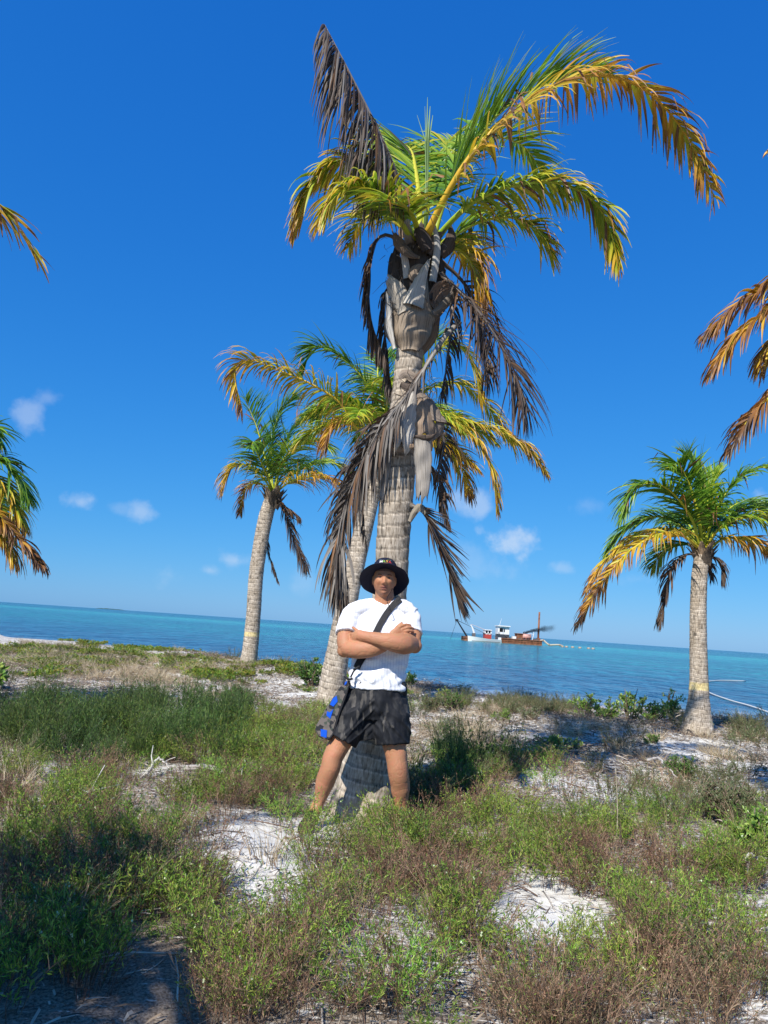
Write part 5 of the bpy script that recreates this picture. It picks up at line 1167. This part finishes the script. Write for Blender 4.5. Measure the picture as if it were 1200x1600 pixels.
slab_px([(546, 1064), (537, 1065), (524, 1084), (508, 1109), (494, 1134), (492.5, 1141), (497, 1150), (505, 1155), (512, 1156), (519, 1148), (527, 1120), (538, 1090), (547, 1070)], -.13, -.05, 'bag_body', camo('camouflage_cloth', [(0, (.018, .018, .02)), (.22, (.17, .14, .12)), (.5, (.06, .075, .055)), (.7, (.14, .12, .10)), (.9, (.02, .02, .022))], 46), bag, bulge=.02)
M_BLUE = simple_mat('blue_cloth', (.005, .10, .62), .6, .3)
for lst in ([(520, 1091), (526, 1087), (527.5, 1096), (521, 1104), (515.5, 1101)], [(511, 1111), (515, 1113), (521, 1108), (516, 1123), (510, 1118)], [(501, 1139), (511, 1141), (510, 1153), (501, 1150)], [(539, 1066), (543, 1063), (541, 1069), (538, 1071)]):
    slab_px(lst, -.154, -.135, 'blue_patch', M_BLUE, bag, bulge=0)
b = MB(); tube(b, catmull([Q(546, 1064, -.14), Q(541, 1085, -.15), Q(530, 1115, -.15), Q(521, 1146, -.15), Q(512, 1156, -.15)], 16), .007, 6, (.015, .015, .018)); b.build('piping', M_STRAP, bag)

# ------------------------------------------------------------------ dredging barge at sea
BYD = 180.0; BS = BYD / 7.5 / FPX * 1.0            # metres per pixel of the enlarged detail (7.5x)
bx0 = P(700, 1000, BYD)[0]
M_PAINT = attr_mat('boat_paint', .5, .4); M_RUST = simple_mat('rusty_steel', (.23, .095, .05), .85, .2, 0, .55, 1.5, .4, 6)
def W3(u, hgt, dy=0): return np.array((bx0 + u * BS, BYD + dy, SEA + hgt * BS))
barge = thing('dredging_barge', 'rusty dredging barge with a white control cabin, tall spud pole and black smoke', 'barge', W3(700, 0))
def part(name, fn, mt=None, parent=None, smooth=False, **k):
    b = MB(); fn(b); return b.build(name, mt or M_PAINT, parent or barge, smooth)
def bxx(b, u0, u1, h0, h1, y0, y1, col): box(b, (W3((u0 + u1) / 2, (h0 + h1) / 2, (y0 + y1) / 2)), ((u1 - u0) * BS, y1 - y0, (h1 - h0) * BS), col)
WHT, BLK, RST, RED = (.72, .72, .70), (.02, .022, .028), (.22, .09, .05), (.38, .05, .035)
part('hull', lambda b: (bxx(b, 190, 1090, -25, 26, 0, 7, RST), bxx(b, 600, 1090, 20, 55, 0, 7, RST), bxx(b, 190, 240, 20, 50, 0, 7, RST)), M_RUST)
for k in range(13): part('rib_plate', lambda b: bxx(b, 615 + k * 37, 621 + k * 37, -5, 56, -.12, .02, (.12, .05, .03)), M_RUST)
part('rubbing_strake', lambda b: bxx(b, 600, 1092, 50, 58, -.2, 7.1, (.13, .06, .04)), M_RUST)
part('lower_cabin', lambda b: bxx(b, 588, 715, 24, 100, 1, 5.5, (.035, .045, .055)))
hs = part('control_cabin', lambda b: (bxx(b, 582, 600, 100, 190, 1, 5, WHT), bxx(b, 640, 715, 100, 190, 1.2, 5, WHT), bxx(b, 600, 640, 100, 125, 1, 5, WHT), bxx(b, 600, 640, 172, 190, 1, 5, WHT), bxx(b, 598, 642, 120, 176, 4.6, 4.9, (.4, .4, .4))))
part('window', lambda b: bxx(b, 650, 662, 128, 168, 1.12, 1.2, BLK), parent=hs); part('door', lambda b: bxx(b, 628, 640, 100, 172, 1.05, 1.15, BLK), parent=hs)
part('roof', lambda b: bxx(b, 572, 722, 190, 200, .6, 5.4, WHT)); part('deck_rail', lambda b: [bxx(b, 566, 600, h, h + 3, .8, .9, WHT) for h in (104, 114, 124)] + [bxx(b, u, u + 3, 100, 127, .8, .9, WHT) for u in (566, 582, 597)])
part('antenna', lambda b: tube(b, [W3(604, 200, 2), W3(626, 285, 2)], [.05, .02], 5, WHT)); 
part('stairs', lambda b: [bxx(b, 668 + 7 * k, 680 + 7 * k, 84 - 8 * k, 88 - 8 * k, .2, 1, (.25, .25, .25)) for k in range(8)] + [tube(b, [W3(668, 95, .2), W3(728, 24, .2)], .06, 5, (.05, .05, .06))])
part('green_box', lambda b: bxx(b, 640, 668, 24, 56, .4, 1, (.05, .14, .08)))
part('deck_locker', lambda b: bxx(b, 750, 792, 55, 86, .5, 2, WHT)); part('engine_housing', lambda b: (bxx(b, 814, 874, 55, 120, 1.5, 5, (.09, .045, .03)), bxx(b, 808, 878, 118, 124, 1.3, 5.2, (.12, .06, .04))), M_RUST)
part('fuel_tank', lambda b: tube(b, [W3(872, 92, 2), W3(880, 92, 2), W3(975, 90, 2), W3(983, 90, 2)], [.15, .62, .62, .15], 18, (.55, .30, .24)), smooth=True)
part('tank_cradle', lambda b: [bxx(b, u, u + 12, 55, 78, 1.4, 2.6, BLK) for u in (890, 930, 960)]); part('exhaust_stack', lambda b: tube(b, [W3(898, 100, 3), W3(900, 142, 3), W3(912, 146, 3)], .12, 8, BLK)); part('white_davit', lambda b: (tube(b, [W3(985, 55, 1), W3(1000, 130, 1), W3(996, 150, 1)], .08, 6, WHT), tube(b, [W3(996, 122, 1), W3(930, 132, 1)], .06, 6, WHT)))
for u, s in ((700, 20), (728, 14), (1012, 18), (1040, 22), (824, 12), (846, 16)):
    part('winch', lambda b: (tube(b, [W3(u, 55 + s * .5, .8), W3(u, 55 + s * .5, 2.2)], s * BS * .6, 12, (.10, .09, .08)), bxx(b, u - s * .6, u + s * .6, 55, 55 + s * .3, .6, 2.4, (.3, .27, .24))))
part('spud_pole', lambda b: tube(b, [W3(1078, -30, 3.5), W3(1083, 390, 3.5)], [.26, .20], 12, (.20, .09, .055)), M_RUST, smooth=True)
part('spud_cap', lambda b: tube(b, [W3(1083, 375, 3.3), W3(1083, 402, 3.3)], [.24, .22], 10, (.35, .30, .26)), smooth=True); part('spud_guide', lambda b: bxx(b, 1064, 1098, 50, 84, 2.8, 4.2, (.12, .06, .045)), M_RUST)
part('dredge_ladder', lambda b: (tube(b, [W3(226, 40, 1), W3(98, 225, 1)], [.22, .16], 6, BLK), tube(b, [W3(240, 40, 2.2), W3(102, 228, 2.2)], [.16, .12], 6, BLK)) + tuple(tube(b, [W3(226 - 26 * k, 40 + 37 * k, 1), W3(240 - 27 * k, 40 + 37 * k, 2.2)], .07, 4, BLK) for k in range(1, 5)))
part('ladder_head', lambda b: bxx(b, 84, 112, 214, 240, .8, 2.4, BLK))
part('cable', lambda b: [tube(b, [W3(*a, 1.4), W3(*c, 1.4)], .035, 4, (.03, .03, .03)) for a, c in (((98, 230), (425, 100)), ((98, 225), (30, -8)), ((100, 226), (300, 150)))])
part('gantry', lambda b: (tube(b, [W3(262, 185, 1.5), W3(285, 150, 1.5), W3(308, 90, 1.5)], [.12, .2, .25], 6, WHT), tube(b, [W3(262, 185, 1.5), W3(270, 190, 1.5), W3(430, 140, 1.5)], .06, 5, (.55, .45, .42)), bxx(b, 285, 322, 20, 92, 1, 2, (.12, .11, .11))))
part('red_cabin', lambda b: bxx(b, 430, 508, 22, 88, 1, 4, RED)); wc = part('wheelhouse', lambda b: (bxx(b, 424, 510, 134, 142, .7, 4.3, WHT), [bxx(b, u, u + 12, 88, 134, 1, 4, WHT) for u in (428, 462, 496)], bxx(b, 428, 508, 88, 98, 1, 4, WHT)))
for u in (440, 474): part('window', lambda b: bxx(b, u, u + 22, 98, 134, 1.2, 1.3, BLK), parent=wc)
part('antenna', lambda b: tube(b, [W3(454, 142, 2), W3(454, 220, 2)], [.04, .02], 5, WHT)); part('hose_pile', lambda b: [tube(b, [W3(370 + 12 * k, 24, 1.2), W3(378 + 12 * k, 34 + 6 * (k % 3), 1.6), W3(390 + 12 * k, 24, 1.2)], .12, 6, (.10, .12, .07)) for k in range(5)])
# white workboat moored in front
wb = thing('workboat', 'long low white open boat moored against the side of the rusty barge', 'boat', W3(410, 0, -1.5))
def wboat(b):
    n = 24; V = []
    for i in range(n):
        t = i / (n - 1); u = 218 + 382 * t; w = 1.0 * math.sin(math.pi * min(1, .5 * min(1, t * 2.4) + .0)) * (1 if t < .9 else 1) ; fb = 58 - 22 * min(1, t * 1.6)
        V += [W3(u, fb, -1.3 - w), W3(u + 6, -6, -1.3 - w * .6), W3(u + 6, -6, -1.3 + w * .6), W3(u, fb, -1.3 + w), W3(u, fb - 8, -1.3 + w * .8), W3(u, fb - 8, -1.3 - w * .8)]
    b.add(V, [(6 * i + j, 6 * i + (j + 1) % 6, 6 * i + 6 + (j + 1) % 6, 6 * i + 6 + j) for i in range(n - 1) for j in range(6)] + [tuple(range(5, -1, -1)), tuple(range(6 * n - 6, 6 * n))], WHT)
part('hull', wboat, parent=wb, smooth=False); part('outboard_motor', lambda b: (bxx(b, 570, 598, 20, 62, -2, -.8, WHT), bxx(b, 580, 590, -8, 22, -1.6, -1.2, BLK)), parent=wb); part('dark_stripe', lambda b: bxx(b, 260, 590, 2, 7, -2.36, -2.30, (.06, .05, .05)), parent=wb)
# deckhand
b = MB(); ball(b, W3(551, 93, -.2), (.10, .11, .12), 8); tube(b, [W3(551, 86, -.2), W3(551, 80, -.2), W3(551, 62, -.2), W3(551, 52, -.2)], [.06, .20, .16, .16], 10, (.25, .10, .07), [.06, .12, .11, .11])
for s in (-1, 1): tube(b, [W3(551 + 4 * s, 54, -.2), W3(552 + 5 * s, 38, -.2), W3(552 + 6 * s, 22, -.2)], [.09, .07, .05], 8, (.08, .08, .10)); tube(b, [W3(551 + 9 * s, 78, -.2), W3(551 + 12 * s, 66, -.25), W3(551 + 10 * s, 54, -.35)], [.05, .045, .035], 6, (.28, .15, .10))
V, F = voxel_union(b, .03, 2); z_ = (V[:, 2] - SEA) / BS; C = np.where((z_ < 52)[:, None], (.05, .05, .07), np.where((z_ < 84)[:, None], (.32, .13, .09), (.16, .09, .06)))
dk = link('person', make_mesh('deckhand', V, F, C, M_PAINT)); tag(dk, 'tiny bare chested figure standing on the barge deck beside the white cabin', 'person')
# floating discharge pipe and its floats
pipe = thing('discharge_pipe', 'pale bent pipe running from the rusty barge stern into the sea', 'pipe', W3(1200, 0))
part('pipe', lambda b: tube(b, catmull([W3(1085, 55, 2), W3(1125, 62, 2), W3(1150, 40, 1.5), W3(1185, 14, 1), W3(1230, 18, .5), W3(1285, 22, 0), W3(1330, 12, 0)], 30), .20, 8, (.42, .36, .27)), parent=pipe, smooth=True)
part('coupling', lambda b: [tube(b, [W3(u, h, y), W3(u + 8, h - 2, y)], .27, 8, (.25, .17, .10)) for u, h, y in ((1118, 62, 2), (1178, 18, 1), (1290, 21, 0))], parent=pipe)
lab = ['orange and white float nearest the barge on the discharge line', 'second orange and white float out from the barge', 'third float of the discharge line, alone in the middle', 'fourth float of the discharge line, long and pale', 'fifth float, first of the closer pair at the far end', 'outermost float at the far end of the discharge line']
for i, u in enumerate((1328, 1372, 1440, 1522, 1620, 1668)):
    b = MB(); cc = np.array([(.42, .13, .05), (.40, .32, .24), (.42, .36, .29), (.40, .30, .22), (.42, .15, .07)])
    pts = [W3(u - 17 + 8.5 * k, 5, -.2 * i) for k in range(5)]; tube(b, pts, [.14, .24, .24, .24, .14], 10, cc); o = b.build('float', M_PAINT, None, True); tag(o, lab[i], 'float', 'floats along the discharge pipe')
# diesel smoke: a small closed volume drifting off the stack
m_sm = bpy.data.materials.new('diesel_smoke'); m_sm.use_nodes = True; t = m_sm.node_tree; t.nodes.remove(t.nodes['Principled BSDF'])
pv = N(t, 'ShaderNodeVolumePrincipled'); pv.inputs['Color'].default_value = (.03, .03, .035, 1); pv.inputs['Anisotropy'].default_value = .1
t.links.new(pv.outputs[0], t.nodes['Material Output'].inputs['Volume'])
tc = N(t, 'ShaderNodeTexCoord'); sx = N(t, 'ShaderNodeSeparateXYZ'); t.links.new(tc.outputs['Generated'], sx.inputs[0])
n = N(t, 'ShaderNodeTexNoise'); n.inputs['Scale'].default_value = .9; n.inputs['Detail'].default_value = 4; t.links.new(tc.outputs['Object'], n.inputs['Vector'])
g0 = sx.outputs[0]
def gnode(o, c, w): return mathn(t, 'MULTIPLY', mathn(t, 'SUBTRACT', o, c), 1 / w)
# the plume rises from the stack (low at its start) and thins downwind
cy = mathn(t, 'ADD', mathn(t, 'MULTIPLY', mathn(t, 'POWER', g0, .55), .62), .12)
dz = mathn(t, 'SUBTRACT', sx.outputs[2], cy); dyv = mathn(t, 'SUBTRACT', sx.outputs[1], .5)
wd = mathn(t, 'ADD', mathn(t, 'MULTIPLY', g0, .22), .10)
r2 = mathn(t, 'SQRT', mathn(t, 'ADD', mathn(t, 'MULTIPLY', dz, dz), mathn(t, 'MULTIPLY', dyv, dyv)))
q = mathn(t, 'SUBTRACT', 1.0, mathn(t, 'DIVIDE', r2, wd)); q = mathn(t, 'ADD', q, mathn(t, 'MULTIPLY', mathn(t, 'SUBTRACT', n.outputs['Fac'], .52), 2.2)); q = mathn(t, 'MAXIMUM', q, 0.0)
q = mathn(t, 'MULTIPLY', q, mathn(t, 'POWER', mathn(t, 'SUBTRACT', 1.0, g0), 1.3)); t.links.new(mathn(t, 'MULTIPLY', q, 5.0), pv.inputs['Density'])
b = MB(); bxx(b, 905, 1290, 95, 260, 1.0, 5.0, (.1, .1, .1)); tag(b.build('smoke', m_sm), 'thin dark diesel smoke drifting from the barge', kind='stuff')
# pale mooring ropes lying on the water behind the right palm
M_ROPE = simple_mat('pale_rope', (.62, .62, .58), .8, .2)
rp = G(1092, 1100)
def SP(px, py):
    d = pixdir(px, py); t = (SEA + .03 - CAM[2]) / d[2]; return CAM + d * t
b = MB(); tube(b, catmull([SP(1094, 1075), SP(1112, 1084), SP(1140, 1094), SP(1172, 1103), SP(1204, 1114), SP(1250, 1128)], 40), .028, 6, (.6, .6, .6)); tag(b.build('rope', M_ROPE), 'long pale rope floating on the water from behind the right hand palm', 'rope')
b = MB(); tube(b, catmull([P(1095, 1057, 40) * np.array((1, 1, 0)) + np.array((0, 0, SEA + .02)), P(1125, 1053, 44) * np.array((1, 1, 0)) + np.array((0, 0, SEA + .02)), P(1165, 1054, 46) * np.array((1, 1, 0)) + np.array((0, 0, SEA + .02))], 20), [.03] * 20, 6, (.6, .6, .6)); tag(b.build('rope', M_ROPE), 'short thin pale line on the sea farther out beside the right palm', 'rope')

# ------------------------------------------------------------------ single shrubs, driftwood, stalks
def shrub(name, label, cat, px, py, wpx, hpx, seed, col='green', leaf_l=.05, stems=9, Yb=None, group=None, dens=1.0, leafw=.42, spread=1.0):
    g = G(px, py) if Yb is None else P(px, py, Yb); g = np.array((g[0], g[1], gz(g[0], g[1]))); k = depth(g) / FPX; Wd, Hh = wpx * k / 2, hpx * k
    r = np.random.default_rng(seed); t = thing(name, label, cat, g, group); sb, lb = MB(), MB()
    pal = dict(green=[(.17, .30, .045), (.26, .38, .07), (.10, .20, .03), (.32, .40, .09)], dark=[(.06, .13, .025), (.10, .20, .035), (.04, .09, .02), (.16, .26, .05)], grey=[(.13, .18, .07), (.18, .22, .09), (.10, .13, .05), (.2, .2, .1)], olive=[(.22, .26, .05), (.30, .30, .06), (.14, .19, .04), (.34, .36, .10)])[col]
    for s in range(stems):
        a = r.random() * 6.283; R = Wd * spread * math.sqrt(r.random()); tip = g + np.array((math.cos(a) * R, math.sin(a) * R * .8, Hh * (.55 + .45 * r.random()) * (1 - .3 * (R / Wd) ** 2))); b0 = g + np.array((math.cos(a) * R * .25, math.sin(a) * R * .25, -.02))
        mid = b0 * .45 + tip * .55 + r.normal(size=3) * Hh * .07; pts = catmull([b0, mid, tip], 7); tube(sb, pts, np.linspace(.009, .003, 7) * (Hh / .5 + .4), 5, (.16, .11, .075))
        for br in range(int(5 * dens) + 2):
            tt = .35 + .65 * r.random(); i = min(int(tt * 6), 5); p = pts[i]; d = nrm(r.normal(size=3) + np.array((0, 0, .7))); e = p + d * Hh * (.12 + .16 * r.random()); tube(sb, [p, e], [.004, .002], 4, (.15, .12, .07))
            nl = int(11 * dens)
            for q in range(nl):
                u = r.random() ** .6; pp = p * (1 - u) + e * u; dd = nrm(d * .7 + r.normal(size=3) * .8 + np.array((0, 0, .35))); sdv = nrm(np.cross(dd, r.normal(size=3))); up = np.cross(sdv, dd); l = leaf_l * (.6 + .6 * r.random()); w = l * leafw * .5; c = np.array(pal[r.integers(4)]) * (.8 + .4 * r.random())
                lb.add([pp, pp + dd * l * .35 + sdv * w + up * w * .25, pp + dd * l * .75 + sdv * w * .8 + up * w * .2, pp + dd * l, pp + dd * l * .75 - sdv * w * .8 + up * w * .2, pp + dd * l * .35 - sdv * w + up * w * .25], [(0, 1, 2, 3), (0, 3, 4, 5)], c)
    sb.build('stem', M_STALK, t); lo = lb.build('foliage', M_BUSH, t, False); return t
SG = 'leafy shrubs along the water edge'
shrub('shrub', 'rounded leafy shrub at the left end of the waterside row of bushes', 'shrub', 912, 1122, 46, 42, 1, 'green', .05, 9, group=SG)
shrub('shrub', 'low leafy bush between the rounded shrub and the tallest one', 'shrub', 945, 1126, 56, 36, 2, 'green', .05, 10, group=SG)
shrub('shrub', 'tallest leafy shrub with two raised tufts in the waterside row', 'shrub', 985, 1126, 60, 58, 3, 'green', .055, 11, group=SG)
shrub('shrub', 'bushy light green shrub on the right of the tallest one', 'shrub', 1018, 1128, 60, 38, 4, 'green', .055, 10, group=SG)
shrub('shrub', 'upright leafy shrub standing nearest to the banded palm', 'shrub', 1048, 1126, 30, 60, 5, 'green', .055, 6, group=SG)
shrub('shrub', 'dark leafy bush on the ridge left of the curved palm trunk', 'shrub', 488, 1064, 52, 50, 6, 'dark', .075, 12, group=SG, Yb=15.5)
shrub('shrub', 'small leafy bush showing just right of the shirt', 'shrub', 640, 1075, 20, 32, 7, 'green', .06, 5, group=SG)
shrub('shrub', 'bright leafy branch of a bush at the left picture edge by the sea', 'shrub', -4, 1010, 70, 52, 8, 'green', .10, 12, Yb=12, group=SG)
SB = 'low scrubby plants on the sand'
shrub('low_bush', 'round dark green low bush on the white sand below the slender palm', 'bush', 370, 1112, 66, 50, 9, 'dark', .030, 26, group=SB, dens=1.5, leafw=.22)
shrub('low_bush', 'low grey green bush at the right of the shorts hem, left of its twin', 'bush', 672, 1112, 44, 34, 10, 'grey', .035, 16, group=SB, dens=1.2, leafw=.25)
shrub('low_bush', 'spiky dark bush beside the grey green one, with a pale sprig', 'bush', 706, 1112, 44, 40, 11, 'dark', .035, 16, group=SB, dens=1.2, leafw=.25)
shrub('sprig', 'single yellow green leafy sprig rising above the dark spiky bush', 'plant', 696, 1098, 16, 34, 12, 'olive', .05, 3)
shrub('low_bush', 'small bright green bush in the middle of the sandy strip', 'bush', 784, 1128, 36, 22, 13, 'green', .03, 14, group=SB, dens=1.2, leafw=.25)
shrub('low_bush', 'dull green bush on the sandy strip, left of the shrub row', 'bush', 830, 1126, 50, 26, 14, 'grey', .03, 16, group=SB, dens=1.2, leafw=.25)
shrub('low_bush', 'grey green tuft on the sand right of the banded palm', 'bush', 1172, 1158, 50, 26, 15, 'grey', .03, 16, group=SB, dens=1.2, leafw=.25)
shrub('low_bush', 'low green bush with dead sticks lying beside it', 'bush', 1068, 1216, 64, 36, 16, 'dark', .03, 22, group=SB, dens=1.5, leafw=.25)
shrub('low_bush', 'tall grey green wiry bush near the right picture edge', 'bush', 1140, 1290, 92, 80, 17, 'grey', .022, 44, group=SB, dens=2.0, leafw=.22)
shrub('low_bush', 'bright broad leaved plant cut by the right picture edge', 'bush', 1192, 1350, 80, 90, 18, 'green', .035, 26, group=SB, dens=1.6, leafw=.4)
shrub('low_bush', 'small green plant at the foot of the banded palm on bare sand', 'bush', 1020, 1162, 30, 16, 19, 'green', .03, 9, group=SB, leafw=.3)
shrub('low_bush', 'flat green patch of low plant in the middle of the right sand strip', 'bush', 872, 1172, 100, 26, 20, 'green', .03, 30, group=SB, dens=1.2, leafw=.25)
# driftwood
def branch(label, lst, r_px, seed, dy=0, col=(.42, .38, .33), name='driftwood'):
    g0 = [G(x, y) for x, y in lst]; pts = catmull([np.array((p[0], p[1], gz(p[0], p[1]) + .03 + (.10 if 0 < i < len(g0) - 1 else .02))) for i, p in enumerate(g0)], 22)
    k = depth(pts[0]) / FPX; r = np.random.default_rng(seed); b = MB(); pts = pts + r.normal(size=pts.shape) * .006; R = np.interp(np.linspace(0, 1, 22), [0, .6, 1], [r_px * k, r_px * .7 * k, r_px * .25 * k])
    tube(b, pts, R, 8, np.array([np.array(col) * (.8 + .4 * r.random()) for _ in range(22)]))
    for q in range(4):
        i = r.integers(3, 20); d = nrm(r.normal(size=3) * (1, 1, .5)); tube(b, [pts[i], pts[i] + d * .08, pts[i] + d * .17 + r.normal(size=3) * .02], [R[i] * .6, R[i] * .4, .003], 5, col)
    return tag(b.build(name, M_SHEATH2), label, 'driftwood')
M_SHEATH2 = attr_mat('weathered_wood', .9, .1)
branch('grey dead branch lying among the brown twigs left of the legs', [(288, 1212), (318, 1226), (350, 1236), (392, 1246)], 5, 1)
branch('short pale stick arching left of the longer grey branch', [(228, 1220), (245, 1212), (264, 1212)], 3, 2, col=(.6, .56, .5))
branch('thin pale dead stick crossing the low green bush at the right', [(1010, 1196), (1030, 1206), (1058, 1222)], 2.5, 3, col=(.5, .46, .42))
branch('white dead twig lying in the shaded scrub at the left', [(128, 1256), (140, 1268), (152, 1276)], 3, 4, col=(.6, .56, .5))
branch('brown stick lying on the sand in the middle foreground', [(498, 1524), (540, 1518), (590, 1514), (640, 1516)], 2.2, 5, col=(.20, .15, .11))
branch('grey weathered stick at the right edge of the sand', [(1150, 1370), (1175, 1374), (1200, 1384)], 4, 6, col=(.45, .42, .38))
# single tall dry stalks
b = MB(); g = G(962, 1330); tube(b, catmull([g, P(965, 1270, g[1]), P(962, 1200, g[1])], 12), np.linspace(.005, .002, 12), 5, (.42, .36, .24)); tag(b.build('dry_stalk', M_STALK), 'single tall dry stalk rising above the green herbs', 'plant')

# single bright sprigs and fallen sticks in the near scrub
rs = np.random.default_rng(77)
sp_px = [(466, 1316), (440, 1520), (470, 1545), (330, 1500), (345, 1520), (560, 1590), (610, 1575), (940, 1530), (965, 1560), (740, 1500), (720, 1460), (500, 1420), (250, 1440), (420, 1460), (830, 1560), (1040, 1500), (1100, 1470), (880, 1500), (650, 1550), (390, 1580), (1150, 1450), (540, 1350), (620, 1340), (480, 1345)]
scatter('bright_sprigs', 'loose bright green sprigs standing out of the brown scrub', 'green', [(*G(x, y)[:2], rs.uniform(.55, .85), 1.1) for x, y in sp_px], M_HERB, 4)
def stick_mesh(k):
    r = np.random.default_rng(300 + k); b = MB()
    for _ in range(5):
        p = np.array((r.normal() * .12, r.normal() * .12, .012)); a = r.random() * 6.28; l = .10 + .25 * r.random(); d = np.array((math.cos(a), math.sin(a), r.normal() * .06)); c = np.array([(.30, .25, .20), (.50, .45, .38), (.16, .11, .08)][r.integers(3)])
        tube(b, [p, p + d * l * .5 + r.normal(size=3) * .012, p + d * l + r.normal(size=3) * .015], [.004, .0035, .0015], 4, c)
        if r.random() < .6: q = p + d * l * .5; e = nrm(d + r.normal(size=3) * .6); tube(b, [q, q + e * l * .3], [.0025, .001], 4, c)
    return b.mesh('sticks')
n = 420; y = np.sqrt(rs.uniform(2.5 ** 2, 16 ** 2, n)); x = rs.uniform(-1, 1, n) * (.55 * y + .4)
scatter('dead_sticks', 'dead grey and brown sticks lying on the sand between the plants', stick_mesh, np.stack((x, y, rs.uniform(.6, 1.3, n), np.ones(n)), 1), M_TWIG, 5)
